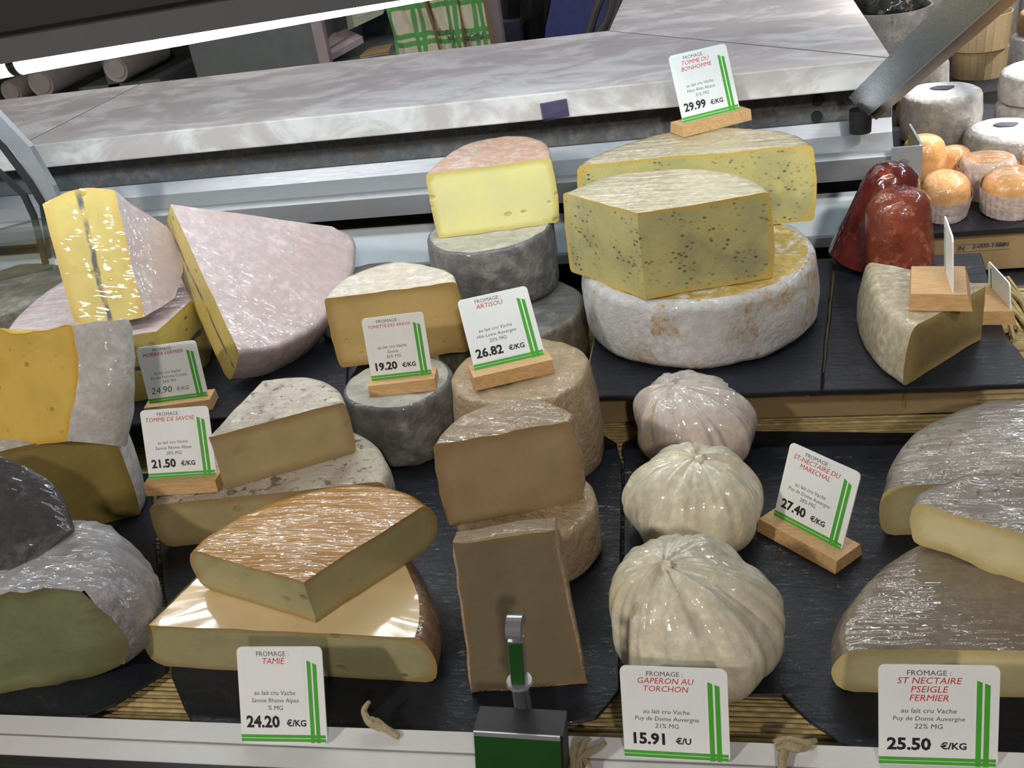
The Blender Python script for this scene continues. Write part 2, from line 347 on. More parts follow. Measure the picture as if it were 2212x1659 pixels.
def outline(pts, step=9):
    """[(Vector2, flag)]: C starts a cut edge, R starts a run of rind, r is a point of that run -> [(pos, edge kind, push direction, reach)]"""
    n = len(pts); area = sum(pts[i][0].x * pts[(i + 1) % n][0].y - pts[(i + 1) % n][0].x * pts[i][0].y for i in range(n))
    if area < 0:     # turn to counter-clockwise, carrying the edge kinds over
        runs, i = [], 0
        kinds = []
        cur = None
        for p, fl in pts:
            if fl in 'CR': cur = fl
            kinds.append(cur)
        rev = list(reversed(pts)); rk = [kinds[(n - 1 - i - 1) % n] for i in range(n)]; new = []
        for i, (p, fl) in enumerate(rev):
            corner = fl in 'CR'
            new.append((p, rk[i] if corner else 'r'))
        pts = new
    k0 = next((i for i, p in enumerate(pts) if p[1] in 'CR'), 0); pts = pts[k0:] + pts[:k0]
    corners = [i for i, p in enumerate(pts) if p[1] in 'CR'] + [n]; S = []
    for a, b_ in zip(corners[:-1], corners[1:]):
        seg = [pts[i % n][0] for i in range(a, b_ + 1)]
        if pts[a][1] == 'C':
            L = (seg[-1] - seg[0]).length; m = 14
            for k in range(m): S.append([seg[0].lerp(seg[-1], k / m), 'C', k / m, L, k == 0])
        else:
            ext = [seg[0] * 2 - seg[1]] + seg + [seg[-1] * 2 - seg[-2]]
            q = catmull(ext, step)
            for k, p in enumerate(q): S.append([p, 'R', k / len(q), 0, k == 0])
    N = len(S); res = []
    for i, (p, kd, t, L, corner) in enumerate(S):
        pv, nx = S[i - 1], S[(i + 1) % N]
        d = (nx[0] - pv[0]); nr = Vector((d.y, -d.x)).normalized() if d.length > 1e-9 else Vector((0, 0))
        pk = pv[1]
        if corner and pk == 'C' and kd == 'R': nr = (p - pv[0]).normalized()
        elif corner and pk == 'R' and kd == 'C': nr = (p - nx[0]).normalized()
        elif corner and kd == 'C': nr = Vector((0, 0))
        elif kd == 'C': nr = Vector((0, 0))
        reach = 1.0
        res.append((p, kd, nr, corner, t, L))
    return res

ID3 = (Vector((1, 0, 0)), Vector((0, 1, 0)), Vector((0, 0, 1)))
def cheese_mesh(root, out, zb, zt, rmat, pmat, topmat=None, rt=.004, rb=.004, bulge=.002, taper=0, dome=0, rough=.0008, freq=55, frame=ID3, O=(0, 0, 0), capp=False, botp=False, notch=0):
    U, V, W = frame; O = Vector(O); N = len(out); H = zt - zb
    lev = [(0, -rb), (rb * .3 / H, -rb * .3), (rb / H, 0)] + [(k / 7, 0) for k in range(1, 7)] + [(1 - rt / H, 0), (1 - rt * .3 / H, -rt * .3), (1, -rt)]
    lev = sorted((t, o + bulge * (1 - (2 * t - 1) ** 2) + taper * (1 - t)) for t, o in lev)
    vs, inner, across = [], [], []
    cx = sum(o[0].x for o in out) / N; cy = sum(o[0].y for o in out) / N
    def put(p, z, e, a, amp=1.0):
        q = O + U * p.x + V * p.y + W * z; q = q + noise.noise_vector(q * freq) * rough * amp + noise.noise_vector(q * freq * .3) * rough * 1.5 * amp
        vs.append(q); inner.append(e); across.append(a)
    # how far a point of a cut edge lies from the rind
    kinds = [o[1] for o in out]
    def edge_d(i):
        p, kd, nr, corner, t, L = out[i]
        if kd != 'C' and not (corner and out[i - 1][1] == 'C'): return 1
        if corner: return 0 if (kd == 'R' or out[i - 1][1] == 'R') else 1
        j = i
        while not out[j][3]: j -= 1
        s_r = out[j - 1][1] == 'R'; k = i
        while not out[k % N][3]: k += 1
        e_r = out[k % N][1] == 'R'; d = 1
        if s_r: d = min(d, t * L / .02)
        if e_r: d = min(d, (1 - t) * L / .02)
        return d
    ed = [edge_d(i) for i in range(N)]
    for t, o in lev:
        for i, (p, kd, nr, corner, tt, L) in enumerate(out):
            z = zb + H * t
            put(p + nr * o, z, min(ed[i], t * H / .02, (1 - t) * H / .02), t)
    M_ = len(lev); fr, fp, ft = [], [], []
    for k in range(M_ - 1):
        for i in range(N):
            j = (i + 1) % N; q = (k * N + i, k * N + j, (k + 1) * N + j, (k + 1) * N + i)
            (fp if out[i][1] == 'C' else fr).append(q)
    def cap(base, sgn, dm, sink):
        prev = base
        for s_ in (.9, .72, .5, .28):
            cur = len(vs)
            for i, (p, kd, nr, corner, tt, L) in enumerate(out):
                o = lev[-1][1] if sgn > 0 else lev[0][1]; pp = p + nr * o; c = Vector((cx, cy)); pp = c + (pp - c) * s_
                put(pp, (zt if sgn > 0 else zb) + dm * (1 - s_ * s_), min(1, (1 - s_) * 6), .5)
            for i in range(N):
                j = (i + 1) % N; q = (prev + i, prev + j, cur + j, cur + i); sink.append(q if sgn > 0 else q[::-1])
            prev = cur
        put(Vector((cx, cy)), (zt if sgn > 0 else zb) + dm, 1, .5); c = len(vs) - 1
        for i in range(N):
            q = (prev + i, prev + (i + 1) % N, c); sink.append(q if sgn > 0 else q[::-1])
    cap((M_ - 1) * N, 1, dome, fp if capp else ft); cap(0, -1, 0, fp if botp else fr)
    def emit_part(name, faces, mat):
        if not faces: return None
        used = sorted({i for f in faces for i in f}); mp = {i: k for k, i in enumerate(used)}
        return mesh(name, [vs[i] for i in used], [tuple(mp[i] for i in f) for f in faces], mat, root, angle=48, attrs={'inner': [inner[i] for i in used], 'across': [across[i] for i in used]})
    if topmat:
        emit_part('rind', fr, rmat); emit_part('top_rind', ft, topmat)
    else: emit_part('rind', fr + ft, rmat)
    emit_part('paste', fp, pmat)

def px_out(pts, z, step=9):
    return outline([(at(x, y, z).to_2d(), fl) for x, y, fl in pts], step)
def cheese(name, label, cat, pts, zb, zt, rmat, pmat, group=None, **k):
    out = px_out(pts, zt); c = Vector((sum(o[0].x for o in out) / len(out), sum(o[0].y for o in out) / len(out), zb))
    root = thing(name, c, label, cat, group); cheese_mesh(root, out, zb, zt, rmat, pmat, **k); return root
def wheel(name, label, cat, c, R, zb, h, rmat, topmat=None, group=None, **k):
    pts = [(Vector((c[0] + R * math.cos(2 * math.pi * i / 24), c[1] + R * math.sin(2 * math.pi * i / 24))), 'R' if i == 0 else 'r') for i in range(24)]
    out = outline(pts, 3); out = [(p, kd, (p - Vector(c[:2])).normalized(), False, t, L) for p, kd, nr, co, t, L in out]
    root = thing(name, (c[0], c[1], zb), label, cat, group); cheese_mesh(root, out, zb, zb + h, rmat, rmat, topmat, **k); return root
def tilted_cheese(name, label, cat, pts, p0, n, th, rmat, pmat, shift=(0, 0), base=None, **k):
    """a piece whose broad face lies in the plane through p0 with normal n; its body lies behind that face"""
    n = Vector(n).normalized(); U = Vector((0, 0, 1)).cross(n).normalized(); V = n.cross(U); p0 = Vector(p0)
    q = []
    for x, y, fl in pts:
        d = atP(x, y, p0, n) - p0; q.append((Vector((d.dot(U), d.dot(V))), fl))
    out = outline(q, 8)
    root = thing(name, base or p0, label, cat); cheese_mesh(root, out, -th, 0, rmat, pmat, frame=(U, V, n), O=p0, **k); return root

# ================================================================ THE SETTING
f = MB().box(-4, 4, -2, 5, -.95, -.93).build('floor', 'floor', smooth=False); tag(f, 'dark shop floor', None, None, 'structure')
wb = MB().box(-4, 4, 5.6, 5.65, -.93, 2.7).build('wall_back', 'blue', smooth=False); tag(wb, 'blue painted wall behind the counter', None, None, 'structure')

ce = MB().box(-4, 4, -2, 5.65, 2.7, 2.75).build('ceiling', 'paper', smooth=False); tag(ce, 'white shop ceiling', None, None, 'structure')
for y_, lab in ((3.05, 'long fluorescent ceiling strip nearest behind the counter'), (3.75, 'second long fluorescent ceiling strip behind the counter'), (4.5, 'third long fluorescent ceiling strip behind the counter'), (5.2, 'long fluorescent ceiling strip by the blue wall')):
    lp_ = thing('ceiling_light', (-.9, y_, 2.7), lab, 'lamp', 'ceiling lights')
    MB().box(-3.6, 1.8, y_ - .06, y_ + .06, 2.66, 2.70).build('housing', 'hood', lp_, smooth=False)
    MB().box(-3.55, 1.75, y_ - .0055, y_ + .0055, 2.65, 2.66).build('diffuser', 'ceil_glow', lp_, smooth=False)

# the refrigerated case: deck, front rail, steel back
case = thing('display_case', (-.2, .9, -.1), 'steel refrigerated cheese case with white front rail', 'display case')
MB().box(-1.75, 1.2, .515, 1.44, -.06, -.006).build('deck', 'steel_dark', case, smooth=False)
MB().box(-1.75, .21, 1.413, 1.45, -.006, .25).build('back_wall', 'hood_dark', case, smooth=False)
rl = MB().hexa([(-1.7, .478, -.02), (1.0, .478, -.02), (1.0, .515, -.02), (-1.7, .515, -.02), (-1.7, .478, .012), (1.0, .478, .012), (1.0, .515, .016), (-1.7, .515, .016)]).build('front_rail', 'rail_white', case, smooth=False)
MB().box(-1.7, 1.0, .4955, .4965, .0135, .0148).build('groove', 'groove', rl, smooth=False)
MB().box(-1.7, 1.0, .440, .478, -.06, .002).build('lower_strip', 'rail_dark', case, smooth=False)
MB().box(-1.7, -.545, .405, .44, -.06, -.004).build('green_band', 'green', case, smooth=False)
# steel back: stained riser under the marble, sill, rail, ledge
MB().box(-1.75, .205, 1.382, 1.41, .198, .2524).build('riser', 'stain', case, smooth=False)
MB().hexa([(-1.75, 1.368, .186), (.205, 1.368, .186), (.205, 1.392, .186), (-1.75, 1.392, .186), (-1.75, 1.376, .203), (.205, 1.376, .203), (.205, 1.392, .203), (-1.75, 1.392, .203)]).build('lip', 'steel_dark', case, smooth=False)
MB().prism([(-1.75, 1.351, .1675), (-1.75, 1.368, .186), (-1.75, 1.392, .186), (-1.75, 1.392, .161), (-1.75, 1.351, .161)], (1.955, 0, 0)).build('sill', 'steel', case, smooth=False)
MB().box(-1.75, .205, 1.341, 1.350, .161, .1705).build('channel_bead', 'steel_bright', case, smooth=False)
MB().box(-1.75, .222, 1.335, 1.346, .1363, .1645).build('rail', 'steel', case, smooth=False)
MB().prism([(-1.75, 1.392, .101), (-1.75, 1.330, .064), (-1.75, 1.330, .060), (-1.75, 1.392, .095)], (1.955, 0, 0)).build('ledge', 'ledge_paint', case, smooth=False)
MB().box(-1.75, .205, 1.320, 1.330, .052, .065).build('ledge_edge', 'steel_bright', case, smooth=False)
for x in (-.02, .10):
    MB().prism([(x, 1.346, .139), (x, 1.40, .139), (x, 1.40, .078)], (.006, 0, 0)).build('strut', 'steel', case, smooth=False)
for (px, py) in ((1768, 216), (1764, 252)):
    p = atY(px, py, 1.379); vs, fs = revolve([(.007, 0), (.007, 1)], p + Vector((0, -.002, 0)), p + Vector((0, .003, 0)), 16)
    mesh('screw', vs, fs, 'black_rubber', case)
br = MB()
p = atY(1925, 318, 1.325); q = atY(1992, 308, 1.325)
br.box(p.x, q.x, 1.320, 1.325, p.z - .04, p.z); br.box(q.x - .003, q.x, 1.325, 1.41, q.z - .04, q.z)
br.build('corner_bracket', 'steel', case, smooth=False)

# marble worktop: three slabs, mitred at the inside corner
def slab(name, loop, label):
    o = MB().prism([(x, y, .2543) for x, y in loop], (0, 0, .0352)).build(name, 'marble', smooth=False)
    bv = o.modifiers.new('edge', 'BEVEL'); bv.width = .002; bv.segments = 2; bv.limit_method = 'ANGLE'
    return tag(o, label, 'worktop', 'marble worktop slabs', 'thing')
slab('marble_slab', [(-1.0226, 1.328), (.1935, 1.328), (-.1847, 1.7062), (-1.0226, 1.7062)], 'long grey-white marble slab along the back of the cheese case')
slab('marble_slab', [(.1956, 1.3295), (.1956, 3.2), (-.1832, 3.2), (-.1832, 1.7083)], 'marble slab turning the corner, mitred beside the round white cheeses')
slab('marble_slab', [(-1.8, 1.328), (-1.0252, 1.328), (-1.0252, 1.7062), (-1.8, 1.7062)], 'short marble slab past the joint near the lit tube')
wc = thing('counter_base', (-.5, 1.55, -.93), 'dark counter body under the marble worktop', 'counter')
MB().box(-1.75, .17, 1.455, 1.68, -.93, .254).build('body', 'cab_dark', wc, smooth=False)
MB().prism([(.1935, 1.329, .2855), (.1956, 1.3305, .2855), (-.1832, 1.7083, .2855), (-.1847, 1.7062, .2855)], (0, 0, .0036)).build('joint_filler', 'caulk', wc, smooth=False)
MB().box(-1.0252, -1.0226, 1.3285, 1.706, .27, .2891).build('joint_filler', 'caulk', wc, smooth=False)
MB().box(-.15, .17, 1.69, 3.15, -.93, .254).build('return_body', 'cab_dark', wc, smooth=False)

lc = thing('label_clip', atY(1195, 262, 1.326), 'small lilac see-through label clip on the marble edge', 'clip')
q = [atY(x, y_, 1.3245) for x, y_ in ((1172, 262), (1230, 250), (1224, 213), (1166, 224))]
MB().prism(q, (0, .0012, 0)).build('plate', 'lilac_clear', lc, smooth=False)
MB().tube([q[0] + Vector((0, -.0005, 0)), q[1] + Vector((0, -.0005, 0))], .0008, 6).build('lower_edge', 'film_glass', lc)

# light tubes under their hood
def line(a, b_, t): return a + (b_ - a) * t
ta = atY(65, 158, 1.02) + Vector((0, 0, .0126)); tb = atY(740, 35, 1.02) + Vector((0, 0, .0126))
def T(x): return line(ta, tb, (x - ta.x) / (tb.x - ta.x))
x0 = atY(50, 150, 1.02).x; x1 = atY(32, 150, 1.02).x
lamp = thing('light_tube', T(-.2), 'bright white fluorescent tube running under the grey hood', 'lamp', 'hood light tubes')
vs, fs = revolve([(.0126, 0), (.0126, 1)], T(x0), T(.24), 20); mesh('tube', vs, fs, 'tube', lamp)
vs, fs = revolve([(.0134, 0), (.0134, 1)], T(x0 - .006), T(x0), 20); mesh('end_cap', vs, fs, 'hood_dark', lamp)
lamp = thing('light_tube', T(-.9), 'short end of a second lit tube at the left border', 'lamp', 'hood light tubes')
vs, fs = revolve([(.0126, 0), (.0126, 1)], T(-1.35), T(x1), 20); mesh('tube', vs, fs, 'tube', lamp)
vs, fs = revolve([(.0134, 0), (.0134, 1)], T(x1), T(x1 + .006), 20); mesh('end_cap', vs, fs, 'hood_dark', lamp)
hood = thing('lamp_hood', (-.4, 1.02, .47), 'grey painted metal hood above the light tubes', 'hood')
def X_on(a, b_, x): return line(a, b_, (x - a.x) / (b_.x - a.x))
pa, pb = atY(65, 129, 1.003), atY(740, 21, 1.003); ua, ub = atY(0, 70, 1.003), atY(410, 0, 1.003)
A, B = X_on(pa, pb, -1.4), X_on(pa, pb, .62); C_, D_ = X_on(ua, ub, .62), X_on(ua, ub, -1.4)
MB().hexa([A, B, B + Vector((0, .003, 0)), A + Vector((0, .003, 0)), D_, C_, C_ + Vector((0, .003, 0)), D_ + Vector((0, .003, 0))]).build('front_panel', 'hood', hood, smooth=False)
up = Vector((0, 0, .10)); bk = Vector((0, .10, 0))
MB().hexa([D_ + Vector((0, -.012, .001)), C_ + Vector((0, -.012, .001)), C_ + bk + Vector((0, 0, .001)), D_ + bk + Vector((0, 0, .001)), D_ + Vector((0, -.012, .1)), C_ + Vector((0, -.012, .1)), C_ + bk + up, D_ + bk + up]).build('top_shell', 'hood_dark', hood, smooth=False)
for x_ in (-1.38, .60): MB().box(x_ - .012, x_ + .012, 1.06, 1.09, -.006, X_on(ua, ub, x_).z + .02).build('post', 'hood_dark', hood, smooth=False)
# second tube over the corner counter on the far right (its glare lies on the white cheeses)
lamp = thing('light_tube', (.62, 1.5, .62), 'white tube above the right-hand cheese counter', 'lamp')
vs, fs = revolve([(.0105, 0), (.0105, 1)], (.62, 1.05, .62), (.62, 2.3, .62), 16); mesh('tube', vs, fs, 'tube', lamp)
MB().box(.59, .65, 1.05, 2.3, .634, .65).build('housing', 'hood', lamp, smooth=False)
for y_ in (1.2, 2.15): MB().tube([(.62, y_, .65), (.62, y_, 2.7)], .004, 8).build('hanging_rod', 'steel_mid', lamp)

# front glass with its clamp
fg = thing('front_glass', (-.3, .474, .012), 'clear upright glass pane along the front rail', 'glass pane')
MB().hexa([(-1.6, .470, .013), (1.0, .470, .013), (1.0, .476, .013), (-1.6, .476, .013), (-1.6, .40, .62), (1.0, .40, .62), (1.0, .406, .62), (-1.6, .406, .62)]).build('pane', 'clear', fg, smooth=False)

# ================================================================ straw mat, slates, risers
mat_root = thing('straw_mat', (-.3, .9, -.006), 'mat of golden straw reeds lying under the slates', 'mat')
rm = bpy.data.meshes.new('reed'); mb = MB()
mb.tube([(-1.0 + .25 * k, .0008 * math.sin(k * 2.1), .0004 * math.cos(k * 1.7)) for k in range(9)], .0026, 6)
rm.from_pydata([tuple(v) for v in mb.v], [], mb.f); rm.materials.append(MAT['straw']); rm.polygons.foreach_set('use_smooth', [True] * len(mb.f))
y = .519
k = 0
while y < 1.27:
    o = bpy.data.objects.new('reed', rm); COL.objects.link(o); o.parent = mat_root
    o.location = (-.1 + random.uniform(-.05, .05), y - .9, .0026 + random.uniform(0, .0008)); o.rotation_euler = (random.uniform(0, 6), random.uniform(-.001, .001), random.uniform(-.004, .004))
    o.scale = (1, random.uniform(.8, 1.15), random.uniform(.8, 1.15)); y += .0047; k += 1
vs = []
fan = MB()
for k in range(16):   # a loose handful of straw at the right, under the neighbouring boxes
    a = at(2090 + random.uniform(0, 90), 598 + random.uniform(0, 10), .006); b_ = at(2180 + random.uniform(-50, 90), 720 + random.uniform(-20, 30), .006)
    o = MB().tube([a, a.lerp(b_, .5) + Vector((random.uniform(-.004, .004), 0, .002)), b_], .0028, 6).build('reed', 'straw', mat_root)

def slate(pts, z, th, label, group='slate slabs'):
    ps = [at(x, y, z) for x, y in pts]; loop = []
    for i, p in enumerate(ps):
        q = ps[(i + 1) % len(ps)]; n = max(2, int((q - p).length / .02))
        for k in range(n):
            v = p.lerp(q, k / n); e = noise.noise_vector(v * 60) * .0015; loop.append(Vector((v.x + e.x, v.y + e.y, z - th)))
    if sum(loop[i].x * loop[(i + 1) % len(loop)].y - loop[(i + 1) % len(loop)].x * loop[i].y for i in range(len(loop))) < 0: loop.reverse()
    o = MB().prism(loop, (0, 0, th)).build('slate_slab', 'slate', smooth=False)
    bv = o.modifiers.new('edge', 'BEVEL'); bv.width = .0012; bv.segments = 1; bv.limit_method = 'ANGLE'
    return tag(o, label, 'slate', group, 'thing')
ZS = .008
slate([(-260, 1545), (190, 1548), (250, 1520), (360, 1450), (341, 1240), (328, 1020), (-200, 1060)], ZS, .003, 'slate slab under the grey mouldy cheeses at the front')
slate([(372, 1460), (398, 1530), (420, 1572), (900, 1586), (1130, 1580), (1290, 1552), (1338, 1490), (1344, 1000), (1330, 955), (1290, 930), (420, 930), (332, 950), (345, 1200)], ZS, .003, 'large slate slab under the tan quarter-wheels in the middle')
slate([(1345, 1480), (1420, 1560), (1560, 1500), (1690, 1500), (1750, 1560), (1840, 1618), (2400, 1640), (2420, 940), (1400, 926), (1347, 957)], ZS, .003, 'slate slab under the pleated balls and grey wheels')
box = thing('cardboard_box', at(1700, 900, 0), 'low brown carton carrying the slates of the white wheel', 'box')
MB().box(-.165, .236, .965, 1.262, .0065, .0598).build('carton', 'carton', box, smooth=False)
MB().box(.165, .168, .9638, .9648, .015, .05).build('tape_strip', 'carton_dark', box, smooth=False)
slate([(1268, 857), (1772, 843), (1800, 560), (1300, 560)], .066, .006, 'slate slab beneath the big white wheel', 'slates on the carton')
slate([(1776, 843), (2235, 829), (2215, 775), (2170, 715), (2120, 545), (1806, 560)], .066, .006, 'slate slab beneath the red cones and beige wedge', 'slates on the carton')
bx = thing('wooden_riser', (-.75, 1.08, 0), 'dark riser carrying the slate of the pink-rinded wedges', 'box')
MB().box(-1.05, -.455, .945, 1.262, .0065, .0498).build('body', 'cab_dark', bx, smooth=False)
slate([(-250, 935), (250, 917), (470, 903), (745, 885), (760, 640), (100, 640), (-250, 690)], .056, .006, 'slate slab beneath the pink-rinded wedges')

# ================================================================ cheeses, left column
ZT = .056
cheese('cheese_wedge', 'flat pink-rinded cheese lying under the upright blue-line wedge', 'cheese',
       [(20, 770, 'C'), (338, 716, 'C'), (414, 648, 'R'), (424, 600, 'r'), (380, 560, 'r'), (290, 545, 'r'), (170, 585, 'r'), (70, 650, 'r'), (15, 715, 'r')], ZT, .1414, 'morbier_r', 'morbier_p', bulge=.006)
# big wedge leaning, broad pink face to the front
nA3 = Vector((.5567, -.3214, .7660)).normalized(); pB = at(478, 842, ZT + .001) + nA3 * .07
tilted_cheese('cheese_wedge', 'big wedge with glossy pink rind leaning beside the upright yellow one', 'cheese',
              [(368, 441, 'C'), (515, 760, 'R'), (600, 748, 'r'), (690, 698, 'r'), (742, 630, 'r'), (768, 565, 'r'), (764, 512, 'r'), (725, 490, 'C')],
              pB, nA3, .068, 'morbier_r', 'morbier_p', base=at(500, 845, ZT), bulge=.004, rt=.005, rb=.014, rough=.0006)
# upright wedge: yellow cut face with the blue line
def upright():
    p0 = at(222, 722, .1430); n = Vector((.10, -.86, .50)).normalized()
    P_ = lambda x, y: atP(x, y, p0, n)
    L = [(92, 440), (118, 545), (150, 665), (163, 695)]; R_ = [(247, 412), (272, 520), (297, 625), (313, 686)]
    root = thing('cheese_wedge', p0, 'upright yellow cheese wedge with a dark blue line down its cut face', 'cheese')
    def row(t):
        def ip(A_):
            s = t * 3; k = min(2, int(s)); f_ = s - k; return (A_[k][0] + (A_[k + 1][0] - A_[k][0]) * f_, A_[k][1] + (A_[k + 1][1] - A_[k][1]) * f_)
        return ip(L), ip(R_)
    nu, nv = 16, 22; vs, inn, acr, fs = [], [], [], []
    for j in range(nv + 1):
        t = j / nv; a, b_ = row(t)
        for i in range(nu + 1):
            s = i / nu; x = a[0] + (b_[0] - a[0]) * s; yy = a[1] + (b_[1] - a[1]) * s
            yy -= 18 * math.sin(math.pi * s) * (1 - t) ** 3; yy += 14 * (1 - abs(2 * s - .9)) * t ** 6
            q = P_(x, yy); q += noise.noise_vector(q * 40) * .0012; vs.append(q); inn.append(min(1, s * 2.2, (1 - s) * 2.2, t * 3 + .1)); acr.append(s)
    for j in range(nv):
        for i in range(nu): k_ = j * (nu + 1) + i; fs.append((k_, k_ + nu + 1, k_ + nu + 2, k_ + 1))
    mesh('paste', vs, fs, 'morbier_p', root, attrs={'inner': inn, 'across': acr})
    # rind: body behind the cut face, deepest low down
    border = [i for i in range(nu + 1)] + [j * (nu + 1) + nu for j in range(1, nv + 1)] + [nv * (nu + 1) + i for i in range(nu - 1, -1, -1)] + [j * (nu + 1) for j in range(nv - 1, 0, -1)]
    bv = [vs[i] for i in border]; m = len(bv); rv = list(bv); rf = []
    zmin, zmax = min(v.z for v in bv), max(v.z for v in bv)
    for k_ in range(1, 7):
        f_ = k_ / 6
        for v in bv:
            t = (zmax - v.z) / (zmax - zmin); dep = .004 + .085 * math.sin(math.pi * min(1, t * .72 + .04)) * (1 if t < .8 else max(.72, 1 - (t - .8)))
            q = v + Vector((.20, .93, .0)) * dep * f_ + Vector((0, 0, -.03 * f_ * (1 - t)))
            q.z = max(q.z, .1425); rv.append(q + noise.noise_vector(q * 40) * .001)
    for k_ in range(6):
        for i in range(m): j = (i + 1) % m; rf.append((k_ * m + i, k_ * m + j, (k_ + 1) * m + j, (k_ + 1) * m + i))
    rf.append(tuple(range(6 * m, 7 * m)))
    mesh('rind', rv, rf, 'morbier_r', root, angle=55)
upright()
cheese('cheese_half', 'dark olive half cheese with a thin white rind under the bright yellow chunk', 'cheese',
       [(-170, 1010, 'C'), (232, 926, 'R'), (246, 890, 'r'), (225, 835, 'r'), (130, 800, 'r'), (0, 815, 'r'), (-130, 890, 'r')], ZS, .1184, 'abond_r', 'savoie_p', bulge=.004, rt=.006)
tilted_cheese('cheese_chunk', 'bright yellow cheese chunk with white mouldy rind at the left border', 'cheese',
              [(-170, 735, 'C'), (-10, 713, 'C'), (35, 724, 'C'), (95, 714, 'C'), (157, 702, 'R'), (170, 770, 'r'), (166, 870, 'r'), (150, 957, 'C'), (-170, 975, 'C')],
              at(150, 957, .1205), Vector((-.14, -.86, .46)), .062, 'abond_r', 'abond_p', base=at(100, 950, .119), taper=-.004, bulge=.043, rt=.001, rb=.006, rough=.0024, capp=True)
cheese('cheese_half', 'half wheel with shaggy grey-lilac mould and greenish cut face, front corner', 'cheese',
       [(-210, 1330, 'C'), (182, 1264, 'R'), (222, 1238, 'r'), (240, 1195, 'r'), (215, 1150, 'r'), (150, 1115, 'r'), (20, 1100, 'r'), (-140, 1160, 'r')], ZS, .105, 'palemould', 'greyp', bulge=.026, rough=.0045, rt=.012, rb=.012)
tilted_cheese('cheese_wedge', 'dark grey mouldy wedge leaning on the shaggy half wheel', 'cheese',
              [(-200, 1040, 'C'), (-10, 985, 'R'), (55, 1008, 'r'), (108, 1050, 'r'), (150, 1138, 'C'), (-20, 1290, 'C'), (-220, 1340, 'C')],
              at(150, 1138, .1115), Vector((.30, -.42, .86)), .030, 'greymould', 'greyp', bulge=.004, rough=.0025, rt=.008)

# second column: tomme wedge on its half, tan quarter on its half
cheese('cheese_half', 'mottled half tomme lying under the tomme wedge', 'cheese',
       [(322, 1092, 'C'), (826, 1040, 'R'), (834, 1005, 'r'), (808, 958, 'r'), (750, 928, 'r'), (640, 922, 'r'), (510, 950, 'r'), (395, 1020, 'r')], ZS, .0606, 'tomme_r', 'tomme_p', bulge=.004, rt=.005, rb=.01)
cheese('cheese_wedge', 'brown-speckled tomme wedge beside the 21.50 price card', 'cheese',
       [(450, 946, 'C'), (743, 866, 'R'), (728, 838, 'r'), (690, 818, 'r'), (640, 811, 'r'), (572, 818, 'C')], .0612, .1225, 'tomme_r', 'tomme_p', bulge=.002, rt=.004)
cheese('cheese_half', 'half wheel with smooth tan top under the glossy orange-brown quarter', 'cheese',
       [(310, 1350, 'C'), (905, 1379, 'R'), (916, 1320, 'r'), (906, 1262, 'r'), (868, 1195, 'r'), (780, 1140, 'r'), (650, 1125, 'r'), (520, 1165, 'r'), (430, 1238, 'r'), (352, 1310, 'r')], ZS, .0553, 'tamie_side', 'tamie_p', topmat='tamie_top', bulge=.007, taper=.004, rt=.004, rb=.008)
cheese('cheese_quarter', 'glossy film-wrapped orange-brown quarter wheel on the tan half', 'cheese',
       [(656, 1257, 'C'), (920, 1090, 'R'), (868, 1058, 'r'), (765, 1044, 'r'), (650, 1062, 'r'), (540, 1100, 'r'), (455, 1150, 'r'), (413, 1188, 'C')], .0558, .0985, 'tamie_r', 'tamie_p', bulge=.007, rt=.006, rb=.010, dome=.003)

# third column: tomette, grey tommes
wheel('whole_cheese', 'small grey wheel with white top carrying the 19.20 price card', 'cheese', (-.368, .941), .0606, ZS, .0749, 'grey_r', 'grey_top', bulge=.002, rough=.0015)
cheese('cheese_half', 'half tomette with cream and orange rind behind the 19.20 card', 'cheese',
       [(699, 645, 'C'), (986, 609, 'R'), (975, 590, 'r'), (930, 572, 'r'), (850, 566, 'r'), (770, 585, 'r'), (722, 617, 'r')], .0834, .1705, 'tomette_r', 'tomette_p', bulge=.002, rt=.004, rough=.0012)
wheel('whole_cheese', 'film-wrapped lilac-grey wheel peeking out behind the half tomette', 'cheese', (-.462, 1.160), .072, .0565, .052, 'palemould', None, rough=.0015)
wheel('whole_cheese', 'greenish-grey wheel at the bottom under the tall grey wheel', 'cheese', (-.2743, 1.1168), .0938, ZS, .0746, 'greengrey_r', 'grey_r', bulge=.002, rough=.0015)
wheel('whole_cheese', 'tall grey film-wrapped wheel carrying the pale yellow half', 'cheese', (-.2983, 1.1849), .0799, .0832, .0797, 'grey_r', 'grey_top', bulge=.001, rough=.0012)
cheese('cheese_half', 'pale yellow half cheese with small holes and pinkish rind on top', 'cheese',
       [(921, 376, 'C'), (1191, 340, 'R'), (1182, 312, 'r'), (1145, 296, 'r'), (1085, 295, 'r'), (1010, 310, 'r'), (955, 342, 'r')], .1634, .2465, 'pale_r', 'pale_p', bulge=.002, rt=.003, rough=.001)

